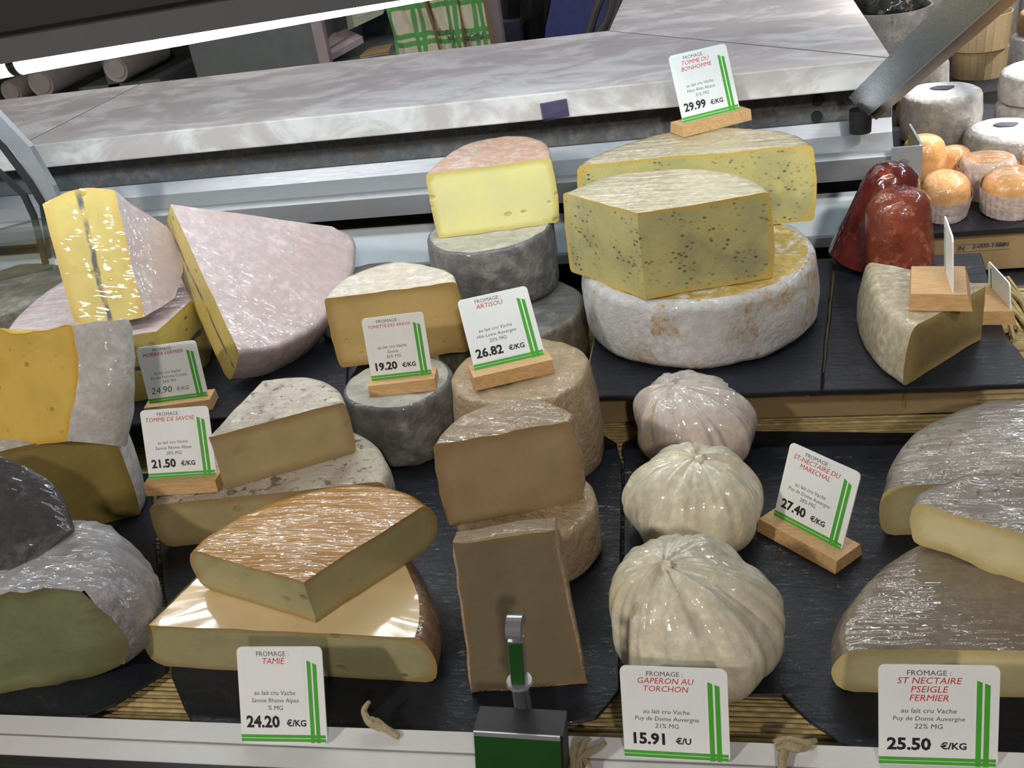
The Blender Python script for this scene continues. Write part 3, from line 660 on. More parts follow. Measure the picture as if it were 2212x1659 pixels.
# fourth column: brown artisou cheeses
wheel('whole_cheese', 'tall rough brown wheel carrying the 26.82 price card', 'cheese', (-.2185, .903), .0715, ZS, .1045, 'artisou_r', None, bulge=.002, taper=.006, rough=.0018)
wheel('whole_cheese', 'brown wheel hidden behind the standing slab in front', 'cheese', (-.1946, .7389), .0635, ZS, .0548, 'artisou_r', None, bulge=.002, rough=.0015)
cheese('cheese_half', 'brown half cheese with speckled rind stacked on a brown wheel', 'cheese',
       [(932, 963, 'C'), (1233, 906, 'R'), (1238, 888, 'r'), (1200, 870, 'r'), (1140, 861, 'r'), (1060, 868, 'r'), (985, 905, 'r'), (950, 938, 'r')], .0632, .149, 'artisou_r', 'artisou_p', bulge=.002, rt=.003, rough=.0016)
def standing_slab():
    b0, b1 = at(1020, 1500, ZS), at(1266, 1478, ZS); lean = Vector((0, .05, 0))
    t0, t1 = atY(975, 1172, b0.y + .035), atY(1204, 1142, b1.y + .035)
    ux = (b1 - b0).normalized(); upv = ((t0 + t1) / 2 - (b0 + b1) / 2); n = ux.cross(upv).normalized()   # faces the customer
    root = thing('cheese_slab', (b0 + b1) / 2, 'brown cheese slab standing upright behind the chrome clamp', 'cheese')
    V = n.cross(ux); p0 = b0
    q = [(Vector(((p - p0).dot(ux), (p - p0).dot(V))), fl) for p, fl in ((b0, 'R'), (b1, 'R'), (t1, 'R'), (t0, 'R'))]
    if n.y > 0: n = -n
    out = outline([(Vector(((p - p0).dot(ux), (p - p0).dot(V))), 'R') for p in (b0, b1, t1, t0)], 10)
    out = [(p, kd, nr if not co else Vector((0, 0)), co, t, L) for p, kd, nr, co, t, L in out]
    cheese_mesh(root, out, -.026, 0, 'artisou_r', 'artisou_shade_p', frame=(ux, V, ux.cross(V)), O=p0, capp=True, rough=.0014, rt=.002, rb=.002, bulge=.001)
standing_slab()

# the big white wheel with the herb cheeses
wheel('whole_cheese', 'big white-rinded wheel with ochre patches under the herb cheeses', 'cheese', (-.0408, 1.0957), .1296, .0665, .0795, 'wheel_r', 'wheel_top', bulge=.004, rt=.008, rb=.008, rough=.0016, dome=0)
cheese('cheese_half', 'herb-flecked half cheese at the back carrying the 29.99 card', 'cheese',
       [(1249, 357, 'C'), (1757, 312, 'R'), (1742, 299, 'r'), (1690, 281, 'r'), (1550, 274, 'r'), (1440, 284, 'r'), (1330, 314, 'r'), (1275, 338, 'r')], .1468, .2385, 'herb_r', 'herb_p', bulge=.004, rt=.006)
cheese('cheese_quarter', 'herb-flecked quarter in shiny film in front, resting on the white wheel', 'cheese',
       [(1378, 462, 'C'), (1660, 415, 'R'), (1634, 392, 'r'), (1562, 370, 'r'), (1455, 364, 'r'), (1310, 381, 'r'), (1216, 416, 'C')], .1468, .2415, 'herb_r', 'herb_p', bulge=.003, rt=.004, taper=.003)

# beige wedge and red cones on the right slate
cheese('cheese_wedge', 'film-wrapped beige wedge with brown cut face carrying a wooden card foot', 'cheese',
       [(1974, 706, 'C'), (2130, 618, 'C'), (1876, 566, 'R'), (1890, 625, 'r'), (1926, 672, 'r')], .0665, .127, 'bonh_r', 'bonh_p', bulge=.004, taper=.012, rt=.006)
def cone(label, base, top, r0, r1, mat):
    prof = [(r0 * .9, 0), (r0, .03), (r0 * .98, .12)] + [(r0 + (r1 - r0) * t, .12 + .66 * t) for t in (.25, .5, .75, 1)] + [(r1 * .93, .86), (r1 * .78, .93), (r1 * .5, .98), (r1 * .2, 1.0)]
    root = thing('cheese_cone', base, label, 'cheese', 'red paprika cheese cones')
    vs, fs = revolve(prof, base, top, 48, .0022, 30); mesh('crust', vs, fs, mat, root)
    tail = MB().tube([Vector(top) + Vector((.001, 0, -.001)), Vector(top) + Vector((.006, -.002, .002)), Vector(top) + Vector((.012, 0, 0))], [.004, .0035, .001], 6); tail.build('film_twist', 'film_glass', root)
jb = at(1868, 575, .0665); cone('dark red glossy cone cheese standing behind, against the steel bracket', Vector((jb.x, jb.y + .012, .0665)), atY(1942, 352, jb.y + .012), .045, .033, 'wax_dark')
jb = at(1943, 600, .0665); cone('paler paprika-dusted cone cheese standing in front of the dark one', Vector((jb.x, jb.y, .0665)), atY(1940, 408, jb.y), .040, .036, 'wax_red')

# pleated balls
def pleated(label, c, R, h, ax, ay, twist, seed, rz, mat):
    root = thing('pleated_cheese', (c[0], c[1], ZS), label, 'cheese', 'pleated white cheese balls')
    nphi, nth = 168, 56; vs, fs = [], []; rnd = random.Random(seed); phs = [rnd.uniform(0, 6.28) for _ in range(8)]
    for i in range(nth + 1):
        t = i / nth
        for j in range(nphi):
            ph = 2 * math.pi * j / nphi
            if t < .16: rr = R * (.72 * t / .16); z = 0.0
            else:
                s = (t - .16) / .84; a_ = -.80 + s * (math.pi / 2 + .80)
                rr = R * max(math.cos(a_), 0) ** .82; z = h * (.36 + .64 * math.sin(a_) if a_ > 0 else .36 + .36 * math.sin(a_) / math.sin(.80))
            s = max(0, (t - .16) / .84); top = max(0, s - .4) / .6
            pl = math.sin(22 * ph + twist * s * 3 + 2.2 * math.sin(3 * ph + phs[0])) * .5 + math.sin(37 * ph + twist * s * 2 + phs[1]) * .25 + math.sin(9 * ph + phs[2] + s * twist) * .45
            amp = .028 * math.sin(math.pi * min(1, s * 1.05)) ** .7
            nz = noise.noise(Vector((math.cos(ph) * 2, math.sin(ph) * 2, s * 2 + seed)))
            k_ = 1 + amp * 1.3 * pl * (.55 + 1.0 * noise.noise(Vector((math.cos(ph) * 1.3 + 7, math.sin(ph) * 1.3, seed)))) + .13 * nz
            x = rr * k_ * math.cos(ph) + ax * top ** 1.2; yy = rr * k_ * math.sin(ph) + ay * top ** 1.2
            zz = z * (1 + .07 * nz) + .0015 * pl * math.sin(math.pi * s)
            vs.append(Vector((c[0] + x, c[1] + yy, ZS + max(0, zz))))
    for i in range(nth):
        for j in range(nphi): fs.append((i * nphi + j, i * nphi + (j + 1) % nphi, (i + 1) * nphi + (j + 1) % nphi, (i + 1) * nphi + j))
    fs.append(tuple(range(nphi - 1, -1, -1))); fs.append(tuple(nth * nphi + j for j in range(nphi)))
    mesh('rind', vs, fs, mat, root, angle=80)
    kn = Vector((c[0] + ax, c[1] + ay, ZS + h * .985)); k2 = MB().tube([kn + Vector((0, 0, -.010)), kn + Vector((.002, -.001, .001)), kn + Vector((.006, -.003, .004))], [.006, .005, .002], 10); k2.build('gathered_knot', mat, root)
MAT['gap_r'] = rind('pleated_rind', (.84, .78, .60), (.76, .65, .43), (.36, .32, .12), 15, 90, .42, .62, .67, .3, .75, .5, frot=.3, fst=.3)
MAT['gap2_r'] = rind('pleated_pinkish_rind', (.68, .58, .52), (.66, .52, .44), (.58, .36, .14), 15, 90, .42, .62, .62, .3, .8, .5, frot=.3, fst=.35)
pleated('front pleated ivory cheese ball behind the 15.91 card', (-.0395, .6054), .0665, .099, -.020, -.006, 1.2, 3, 0, 'gap_r')
pleated('middle pleated ivory cheese ball with yellow-green stains', (-.0452, .7653), .0605, .086, .006, -.006, -.8, 9, 0, 'gap_r')
pleated('rearmost pleated ball, pinkish, by the brown carton', (-.0443, .9040), .0605, .078, -.024, 0, .5, 17, 0, 'gap2_r')

# right column: grey-brown wheels
cheese('cheese_half', 'grey speckled half wheel in glossy film furthest back on the right', 'cheese',
       [(1916, 1053, 'C'), (2345, 1030, 'R'), (2390, 960, 'r'), (2335, 885, 'r'), (2230, 858, 'r'), (2120, 864, 'r'), (2012, 905, 'r'), (1945, 968, 'r')], ZS, .060, 'nect_r', 'nect_p', bulge=.006, rt=.010, rb=.008, dome=.006)
cheese('cheese_half', 'large brown-grey half wheel behind the 25.50 card', 'cheese',
       [(1834, 1401, 'C'), (2420, 1412, 'R'), (2430, 1300, 'r'), (2350, 1195, 'r'), (2220, 1150, 'r'), (2085, 1150, 'r'), (1985, 1178, 'r'), (1892, 1250, 'r'), (1836, 1330, 'r')], ZS, .0515, 'nect2_r', 'nect_p', bulge=.010, taper=.004, rt=.006, rb=.008, dome=.003)
cheese('cheese_wedge', 'creamy cut wedge with grey rind resting on the brown-grey half wheel', 'cheese',
       [(1978, 1082, 'C'), (2340, 1200, 'R'), (2390, 1120, 'r'), (2310, 1050, 'r'), (2190, 1022, 'r'), (2075, 1030, 'r'), (2005, 1052, 'r')], .0550, .0955, 'nect_r', 'nect_p', bulge=.004, rt=.006, rough=.0032)

# mottled wheel at the far left behind the partition
wheel('whole_cheese', 'stone-grey mottled wheel behind the glass partition at the left border', 'cheese', (-1.03, 1.17), .105, .0565, .07, 'greengrey_r', None, rough=.002)

# ================================================================ price cards
def text(s, size, mat, parent, M_, x, y, shear=0, align='CENTER', bold=0):
    """flat printed lettering, laid out once and kept as a mesh"""
    c = bpy.data.curves.new('lettering', 'FONT'); c.body = s; c.size = size; c.align_x = align; c.align_y = 'CENTER'; c.shear = shear; c.extrude = .00008; c.resolution_u = 2; c.offset = bold
    t = bpy.data.objects.new('lettering_layout', c); COL.objects.link(t); dg = bpy.context.evaluated_depsgraph_get(); dg.update()
    me = bpy.data.meshes.new_from_object(t.evaluated_get(dg)); bpy.data.objects.remove(t); bpy.data.curves.remove(c)
    me.name = 'lettering'; me.materials.clear(); me.materials.append(MAT[mat])
    o = bpy.data.objects.new('lettering', me); COL.objects.link(o); o.parent = parent
    o.matrix_local = Matrix.Translation(-world_loc(parent)) @ M_ @ Matrix.Translation((x, y, .0007)); return o
def sign(BL, BR, TL, z, label, lines, price, unit, red=(), base=None, hand=False, paperw=.80, tall=None):
    bl, br = at(*BL, z), at(*BR, z); ux = (br - bl); W = ux.length; ux.normalize()
    tl = atP(*TL, bl, ux); vy = tl - bl; Hh = vy.length; vy.normalize(); vy = (vy - ux * vy.dot(ux)).normalized(); n = ux.cross(vy)
    if n.y > 0: n = -n
    foot = (bl + br) / 2
    root = thing('price_card', foot - Vector((0, 0, .012 if base else 0)), label, 'price card', 'white price cards with green stripes')
    rr = W * .06; loop = []
    for cx_, cy_, a0 in ((W - rr, rr, -90), (W - rr, Hh - rr, 0), (rr, Hh - rr, 90), (rr, rr, 180)):
        for k_ in range(5): a_ = math.radians(a0 + 22.5 * k_); loop.append(bl + ux * (cx_ + rr * math.cos(a_)) + vy * (cy_ + rr * math.sin(a_)))
    card = MB().prism([p - n * .0006 for p in loop], n * .0012).build('card', 'card', root, smooth=False)
    M_ = Matrix(((ux.x, vy.x, n.x, bl.x), (ux.y, vy.y, n.y, bl.y), (ux.z, vy.z, n.z, bl.z), (0, 0, 0, 1)))
    def strip(x0_, x1_, y0_, y1_, mat, nm, lift=.0007, cut=0):
        q = [bl + ux * (x * W) + vy * (yy * Hh) + n * lift for x, yy in ((x0_, y0_), (x1_, y0_), (x1_, y1_ - cut), (x0_, y1_))]
        MB().prism(q, n * .0001).build(nm, mat, card, smooth=False)
    strip(.05, paperw - .02, .10, .97, 'paper', 'paper_insert', .00062)
    for x in (.815, .88): strip(x, x + .045, .005, .86 - (x - .815) * .4, 'green', 'green_stripe', .0007, .02)
    for yy in (.015, .055): strip(.0, .985, yy, yy + .032, 'green', 'green_stripe', .0008)
    cx_ = W * .42; S = Hh
    fit = lambda t, sz, mx=.70: min(sz * S, mx * W / (.56 * len(t)))
    text('FROMAGE :' if not hand else 'FROMAGE', fit('FROMAGE', .072, .4), 'greyink', card, M_, cx_, S * .925)
    yy = .85
    for t in red: text(t, fit(t, .088), 'red', card, M_, cx_, S * yy, .2); yy -= .085
    yy = .52 if len(red) < 3 else .555
    for t in lines: text(t, fit(t, .068), 'greyink', card, M_, cx_, S * yy, .12); yy -= .078
    ink = 'greyink' if hand else 'black'; sz = min(.165 * S, .46 * W / 2.55)
    text(price, sz, ink, card, M_, W * .07, S * .215, .2 if hand else 0, 'LEFT', .0 if hand else .00045)
    text(unit, sz * .56, ink, card, M_, W * (.07 + .025) + sz * 2.55, S * .205, .2 if hand else 0, 'LEFT', 0 if hand else .0002)
    if base:
        fwd = Vector((-ux.y, ux.x, 0)).normalized()
        if fwd.y > 0: fwd = -fwd
        uf = Vector((ux.x, ux.y, 0)).normalized(); d0, d1, over, hh = base
        a_ = bl - uf * over; b_ = br + uf * over; zt = z + .001; zb = z - hh
        def pt(p, d, zz): q = p + fwd * d; return Vector((q.x, q.y, zz))
        ch = .30 * hh
        # wooden block with a bevelled front top edge
        mb_ = MB(); loopL = [pt(a_, -d1, zb), pt(a_, d0, zb), pt(a_, d0 * .86, zt), pt(a_, -d1 * .86, zt)]
        mb_.prism(loopL, b_ - a_); mb_.build('wooden_foot', 'beech', root, smooth=False)
    return root
FT = (.012, .018, .004, .012)
sign((1476, 268), (1598, 237), (1443, 122), .2515, 'price card 29.99 standing on the herb half cheese at the top', ['au lait cru Vache', 'Haut Rhin Alsace', '31% MG'], '29.99', '€/KG', ('TOMME DU', 'BONHOMME'), (.014, .02, .008, .012))
sign((324, 873), (451, 856), (293, 752), ZT + .0125, 'price card 24.90 with handwritten price before the pink-rinded wedges', ['au lait cru Vache', 'Doubs Franche Comté', '26% MG'], '24.90', '€/KG', ('MORBIER FERMIER',), FT, True)
sign((323, 1036), (469, 1027), (302, 887), .0735, 'price card 21.50 standing on the half tomme', ['au lait cru Vache', 'Savoie Rhone Alpes', '30% MG'], '21.50', '€/KG', ('TOMME DE SAVOIE',), (.012, .016, .002, .012))
sign((804, 824), (935, 809), (780, 689), .0958, 'price card 19.20 standing on the small grey wheel', ['au lait cru Vache', 'Savoie', '26% MG'], '19.20', '€/KG', ('TOMETTE DES ARAVIS',), (.014, .018, .003, .012))
sign((1026, 803), (1178, 768), (987, 650), .1260, 'price card 26.82 standing on the tall brown wheel', ['au lait cru Vache', 'Hte Loire Auvergne', '25% MG'], '26.82', '€/KG', ('ARTISOU',), (.016, .018, .004, .013))
sign((1672, 1114), (1818, 1191), (1709, 954), ZS + .0125, 'price card 27.40 standing on slate beside the pleated balls', ['au lait cru Vache', 'Puy de Dome Auvergne', '28% MG'], '27.40', '€/KG', ('ST-NECTAIRE DU', 'MARECHAL'), (.016, .020, .006, .012))
sign((524, 1603), (708, 1606), (511, 1397), .0165, 'price card 24.20 clipped to the front rail', ['au lait cru Vache', 'Savoie Rhone Alpes', '% MG'], '24.20', '€/KG', ('TAMIÉ',))
sign((1350, 1634), (1578, 1647), (1338, 1437), .0150, 'price card 15.91 at the front before the pleated balls', ['au lait cru Vache', 'Puy de Dome Auvergne', '21% MG'], '15.91', '€/U', ('GAPERON AU', 'TORCHON'))
sign((1898, 1650), (2154, 1658), (1897, 1435), .0140, 'price card 25.50 at the front right before the brown-grey half wheel', ['au lait cru Vache', 'Puy de Dome Auvergne', '22% MG'], '25.50', '€/KG', ('ST NECTAIRE', 'PSEIGLE', 'FERMIER'))
def back_sign(label, foot_px, z, fw, ux, top_px, cux):
    """a card seen almost edge-on from behind, in its wooden foot"""
    c = at(*foot_px, z); ux = Vector(ux).normalized(); nn = Vector((-ux.y, ux.x, 0)); W, D, h = fw
    root = thing('price_card', c, label, 'price card', 'white price cards with green stripes')
    mb_ = MB().hexa([c - ux * W - nn * D, c + ux * W - nn * D, c + ux * W + nn * D, c - ux * W + nn * D,
                     c - ux * W - nn * D * .8 + Vector((0, 0, h)), c + ux * W - nn * D * .8 + Vector((0, 0, h)), c + ux * W + nn * D * .95 + Vector((0, 0, h)), c - ux * W + nn * D * .95 + Vector((0, 0, h))])
    mb_.build('wooden_foot', 'beech', root, smooth=False)
    ux = Vector(cux).normalized(); nn = Vector((-ux.y, ux.x, 0)); c = c - nn * .008
    t = atP(*top_px, c, nn); t = Vector((c.x, c.y, t.z)); b_ = c + Vector((0, 0, h * .5)); upv = (t - b_) + nn * .004; n2 = nn.normalized()
    loop = [b_ - ux * W * .88, b_ + ux * W * .88, b_ + ux * W * .88 + upv * .93, b_ + ux * W * .80 + upv, b_ - ux * W * .80 + upv, b_ - ux * W * .88 + upv * .93]
    cd = MB().prism([p - n2 * .0008 for p in loop], n2 * .0016).build('card', 'card', root, smooth=False)
    MB().prism([p + n2 * .0009 for p in (b_ + ux * W * .60, b_ + ux * W * .70, b_ + ux * W * .70 + upv * .85, b_ + ux * W * .60 + upv * .85)], n2 * .0001).build('green_stripe', 'green', cd, smooth=False)
back_sign('price card seen edge-on in its foot on the beige wedge', (2030, 640), .1275, (.034, .029, .018), (.16, 1, 0), (2046, 452), (.06, 1, 0))
back_sign('price card seen edge-on behind the beige wedge at the straw', (2142, 670), .0665, (.036, .020, .016), (.10, 1, 0), (2090, 505), (-.12, 1, 0))

# ================================================================ chrome clamp, glass edge, raffia ends
cl = thing('glass_clamp', (-.14, .50, .014), 'chrome glass clamp with painted green reflections at the front rail', 'clamp')
c = at(1120, 1600, .016)
q = [atY(1023, 1578, .470), atY(1216, 1590, .470), atY(1222, 1700, .470), atY(1030, 1690, .470)]
MB().prism([q[3], q[2], q[1], q[0]], (0, .022, 0)).build('jaw', 'hood_dark', cl, smooth=False)
MB().prism([p + Vector((0, -.0012, 0)) for p in (q[3], q[2] + Vector((-.002, 0, 0)), q[1] + Vector((-.002, 0, -.0038)), q[0] + Vector((0, 0, -.0038)))], (0, .001, 0)).build('green_reflection', 'green_reflect', cl, smooth=False)  # reflected green painted as a thin plate on the chrome
MB().prism([p + Vector((0, -.0014, 0)) for p in (q[0] + Vector((0, 0, -.0036)), q[1] + Vector((-.002, 0, -.0036)), q[1] + Vector((-.002, 0, .0002)), q[0] + Vector((0, 0, .0002)))], (0, .0013, 0)).build('polished_edge', 'steel_bright', cl, smooth=False)
p0 = atY(1132, 1560, .497); p1 = atY(1122, 1472, .497); p2 = atY(1112, 1345, .497)
vs, fs = revolve([(.012, 0), (.014, .25), (.012, .8), (.008, 1)], Vector((p0.x, p0.y, .015)), Vector((p0.x, p0.y, .027)), 24); mesh('washer', vs, fs, 'paper', cl)
vs, fs = revolve([(.0062, 0), (.0062, 1)], Vector((p0.x, p0.y, .026)), p1, 20); mesh('pin', vs, fs, 'steel_dark', cl)
vs, fs = revolve([(.0088, 0), (.0095, .5), (.0088, 1)], p1 - Vector((0, 0, .002)), p1 + Vector((0, 0, .0015)), 24); mesh('collar', vs, fs, 'chrome', cl)
ux = Vector((1, 0, 0)); mid = (p1 + p2) / 2; upv = (p2 - p1)
MB().obox(mid + upv * -.12, ux * .0052, Vector((0, .0035, 0)), upv * .36).build('stem', 'chrome', cl, smooth=False)
MB().obox(mid + upv * -.12 - Vector((0, .0042, 0)), ux * .0046, Vector((0, .0006, 0)), upv * .34).build('green_reflection', 'green_reflect', cl, smooth=False)
loop = []
for k_ in range(13): a_ = math.pi * k_ / 12; loop.append((math.cos(a_) * .0095 + .006, math.sin(a_) * .010))
hk = MB(); base_ = p2 - upv * .14 - Vector((0, .004, 0))
hk.prism([base_ + Vector((-.0052, yy, zz)) for yy, zz in loop] + [base_ + Vector((-.0052, .0035 - .0045 + yy * .55 + .003, zz * .55)) for yy, zz in reversed(loop)], (.0104, 0, 0)); hk.build('hook', 'chrome', cl, smooth=False)
MB().box(-1.6, 1.0, .4695, .4765, .0115, .0138).build('bottom_gasket', 'hood_dark', fg, smooth=False)
def raffia(label, pts, rads, z0):
    root = thing('raffia_end', at(pts[0][0], pts[0][1], z0), label, 'raffia')
    for k_, strand in enumerate([pts] if isinstance(pts[0][0], (int, float)) else pts):
        P_ = [at(x, y_, z0 + dz) for x, y_, dz in strand]; q = [v for v in P_]
        sm = catmull([q[0] * 2 - q[1]] + q + [q[-1] * 2 - q[-2]], 5) + [q[-1]]
        sm = [v + noise.noise_vector(v * 300) * .0008 for v in sm]
        MB().tube(sm, [rads * (.5 + .8 * math.sin(math.pi * (.15 + .8 * i / len(sm)))) for i in range(len(sm))], 7).build('strand', 'raffia', root)
def raffia_many(label, strands, rads, z0):
    root = thing('raffia_end', at(strands[0][0][0], strands[0][0][1], z0), label, 'raffia')
    for strand in strands:
        q = [at(x, y_, z0 + dz) for x, y_, dz in strand]; sm = catmull([q[0] * 2 - q[1]] + q + [q[-1] * 2 - q[-2]], 5) + [q[-1]]
        MB().tube([v + noise.noise_vector(v * 300) * .0008 for v in sm], [rads * (.4 + .8 * math.sin(math.pi * (.2 + .75 * i / len(sm)))) for i in range(len(sm))], 7).build('strand', 'raffia', root)
raffia_many('frayed raffia end sticking up beside the 24.20 card', [[(860, 1592, .001), (835, 1575, .004), (800, 1562, .008), (787, 1535, .012), (798, 1515, .016)], [(835, 1575, .003), (815, 1560, .006), (795, 1550, .010)]], .0026, .016)
raffia_many('tangled raffia knot right of the chrome clamp', [[(1240, 1690, .0), (1250, 1640, .004), (1262, 1605, .006), (1275, 1595, .008)], [(1245, 1650, .004), (1268, 1628, .006), (1290, 1618, .006), (1308, 1605, .007)], [(1250, 1600, .003), (1240, 1625, .004), (1235, 1670, .004)], [(1262, 1640, .004), (1270, 1660, .004), (1262, 1690, .0)]], .0024, .016)
raffia_many('raffia knot at the front rail beside the 25.50 card', [[(1672, 1605, .003), (1700, 1598, .006), (1740, 1605, .006), (1762, 1600, .003)], [(1680, 1615, .003), (1705, 1612, .007), (1730, 1600, .006)], [(1700, 1605, .004), (1692, 1635, .004), (1685, 1680, .0)], [(1688, 1598, .004), (1715, 1616, .007), (1750, 1612, .003)]], .0028, .016)

# ================================================================ steel glass support on the right, partition on the left
sp = thing('glass_support', (.16, 1.295, .18), 'slanting steel glass support with black rubber foot', 'support post')
ft = atY(1858, 285, 1.335); tp = atY(1866, 236, 1.335)
vs, fs = revolve([(.0135, 0), (.014, 1)], ft, Vector((ft.x, ft.y, tp.z)), 24); mesh('rubber_foot', vs, fs, 'black_rubber', sp)
a_ = atY(1866, 232, 1.332); b_ = atY(2180, -60, .95); d = (b_ - a_).normalized(); side = d.cross(ray(1950, 150).normalized()).normalized(); nrm = side.cross(d).normalized()
mid = (a_ + b_) / 2
sgn = 1 if side.x > 0 else -1
MB().obox(mid - side * sgn * .006, side * .0165, nrm * .005, d * ((b_ - a_).length / 2)).build('bar', 'steel_mid', sp, smooth=False)
MB().obox(mid + side * sgn * .0165 + nrm * .003, side * .0055, nrm * .003, d * ((b_ - a_).length / 2)).build('edge_strip', 'orange_reflect', sp, smooth=False)
MB().obox(mid + side * sgn * .0112 + nrm * .0015, side * .0006, nrm * .006, d * ((b_ - a_).length / 2)).build('gasket', 'steel_bright', sp, smooth=False)
lp = thing('glass_support', atY(110, 560, 1.20), 'bent steel glass support with dark gaskets at the left border', 'support post')
def strip3(name, pts, wpx, Y, mat, parent, th):
    lp_ = [atY(x, y_, Y) for x, y_ in pts]; rp = [atY(x + wpx, y_ - wpx * .35, Y) for x, y_ in pts]
    MB().prism(lp_ + rp[::-1], (0, th, 0)).build(name, mat, parent, smooth=False)
strip3('bar', [(-60, 235), (30, 330), (80, 415), (108, 480), (118, 560)], 34, 1.20, 'steel', lp, .01)
strip3('gasket', [(-60, 262), (0, 322), (55, 395), (85, 445), (102, 560)], 12, 1.196, 'black_rubber', lp, .004)
strip3('gasket', [(-60, 330), (0, 382), (45, 425), (66, 470), (92, 575)], 11, 1.194, 'black_rubber', lp, .004)
pt_ = thing('glass_partition', atY(40, 600, 1.14), 'low glass partition with polished edges at the left border', 'glass pane')
q = [atY(-160, 645, 1.14), atY(116, 580, 1.14), atY(100, 470, 1.14), atY(-160, 535, 1.14)]
MB().prism(q, (0, .005, 0)).build('pane', 'glass', pt_, smooth=False)
MB().tube([q[2], q[3]], .0018, 6).build('polished_edge', 'film_glass', pt_); MB().tube([q[0], q[1]], .0018, 6).build('polished_edge', 'film_glass', pt_)

# ================================================================ right-hand counter with small cheeses
bx = thing('cardboard_box', (.45, 1.33, 0), 'tan carton with a printed number carrying the orange cheeses', 'box')
MB().box(.235, .95, 1.318, 1.62, .0065, .0600).build('carton', 'carton', bx, smooth=False)
p = at(2126, 540, 0); 
def box_text(s, px, py, size, mat='greyink'):
    q = atY(px, py, 1.3175); M_ = Matrix(((1, 0, 0, q.x), (0, 0, -1, q.y), (0, 1, 0, q.z), (0, 0, 0, 1)))
    text(s, size, mat, bx, M_, 0, 0, .1, 'LEFT', .0001)
box_text('IN', 2068, 537, .0085); box_text('2-000-1484', 2100, 532, .0085); box_text('0002', 2158, 529, .006)
for a_, b_ in (((2064, 530), (2182, 524)), ((2066, 545), (2182, 537))):
    q0, q1 = atY(*a_, 1.3176), atY(*b_, 1.3176); MB().tube([q0, Vector((q1.x, q1.y, q0.z))], .0003, 4).build('printed_line', 'greyink', bx)
s_ = MB().prism([(.225, 1.308, .0602), (.97, 1.308, .0602), (.97, 2.6, .0602), (.225, 2.6, .0602)], (0, 0, .006)).build('slate_slab', 'slate', smooth=False); tag(s_, 'slate slab carrying the orange and white small cheeses', 'slate', 'slate slabs', 'thing')
cr = thing('counter_base', (.6, 2.1, -.93), 'dark counter body under the small cheeses', 'counter')
MB().box(.225, .97, 1.66, 2.6, -.93, .0598).build('body', 'cab_dark', cr, smooth=False)
MB().box(.225, 1.3, 2.605, 2.63, -.93, .55).build('upstand', 'paper_cup', cr, smooth=False)
ZR = .0665
def small_round(name, label, c, R, h, zb, side, top, group, rt=.006, blot=False, tilt=None, cup=None, bulge=.002, rough=.0012):
    """a small drum cheese: side, top; a paper cup or a dark blot where it has one; tilt = way the axis leans"""
    ax = Vector((tilt[0], tilt[1], 1)).normalized() if tilt else Vector((0, 0, 1)); b0 = Vector((c[0], c[1], zb))
    root = thing(name, b0, label, 'cheese', group)
    b0 = b0 + (Vector((0, 0, R * math.sqrt(max(0, 1 - ax.z ** 2)))) if tilt else Vector((0, 0, 0)))
    t0 = b0 + ax * h; s = 1 - rt / h
    pr = [(R * .93, 0), (R, .06), (R + bulge, .5), (R, s), (R - rt * .3, s + (1 - s) * .6), (R - rt, 1)]
    if side == top: pr = [(R * .93, 0), (R, .06), (R + bulge, .45), (R, .74), (R * .96, .86), (R * .87, .945), (R * .72, 1)]
    vs, fs = revolve(pr, b0, t0, 40, rough, 40); mesh('rind', vs, fs[:-1], side, root)
    pr = [(pr[-1][0], 0), (R * .6, .4), (R * .35, .8), (R * .1, 1)]
    vs, fs = revolve(pr, t0, t0 + ax * (.0045 if side == top else .0025), 40, rough, 40); mesh('top_rind', vs, fs, top, root)
    if blot:
        q = t0 + ax * .0034; lp_ = [q + Vector((math.cos(a) * R * .30 * (1 + .12 * math.sin(3 * a)), math.sin(a) * R * .20 * (1 + .15 * math.sin(4 * a)), 0)) for a in [2 * math.pi * k / 20 for k in range(20)]]
        MB().prism(lp_, (0, 0, .0006)).build('ink_mark', 'inkdark', root, smooth=False)
    if cup:
        vs, fs = [], []; n = 60
        for k, (rr, zz) in enumerate(((R * .98 + .001, 0), (R * 1.03 + .001, .3), (R * 1.05 + .0015, cup))):
            for j in range(n):
                a = 2 * math.pi * j / n; r2 = rr * (1 + .018 * (j % 2)); u1 = ax.cross(Vector((0, 1, 0))).normalized(); u2 = ax.cross(u1)
                vs.append(b0 + ax * (h * zz) + (u1 * math.cos(a) + u2 * math.sin(a)) * r2)
        for k in range(2):
            for j in range(n): fs.append((k * n + j, k * n + (j + 1) % n, (k + 1) * n + (j + 1) % n, (k + 1) * n + j))
        mesh('paper_cup', vs, fs, 'paper_cup', root, smooth=False)
    return root
GB, GO = 'bloomy white round cheeses', 'small orange washed cheeses'
small_round('round_cheese', 'bright white round cheese with a dark mark, behind the steel bracket', (.3215, 1.672), .058, .074, ZR + .012, 'bloom_side', 'bloom', GB, .008, True)
small_round('round_cheese', 'white round cheese with a dark mark at the right border', (.397, 1.59), .056, .045, ZR, 'bloom_side', 'bloom', GB, .010, True)
tl_ = MB().box(.25, .40, 1.60, 1.75, ZR - .0002, ZR + .0115).build('stand_board', 'slate', smooth=False); tag(tl_, 'small dark board under the bright white round cheese', 'board')
small_round('round_cheese', 'orange cheese drum standing right behind the steel corner bracket', (.258, 1.440), .0285, .084, ZR, 'orange_r', 'orange_r', GO, .010)
small_round('round_cheese', 'orange crown half hidden between two orange drums', (.306, 1.485), .0235, .052, ZR, 'orange_r', 'orange_r', GO, .010)
small_round('round_cheese', 'wrinkled orange cheese in white paper nearest the dark red cone', (.272, 1.366), .0300, .050, ZR, 'orange_r', 'orange_r', GO, .010, tilt=(.02, -.26), cup=.62)
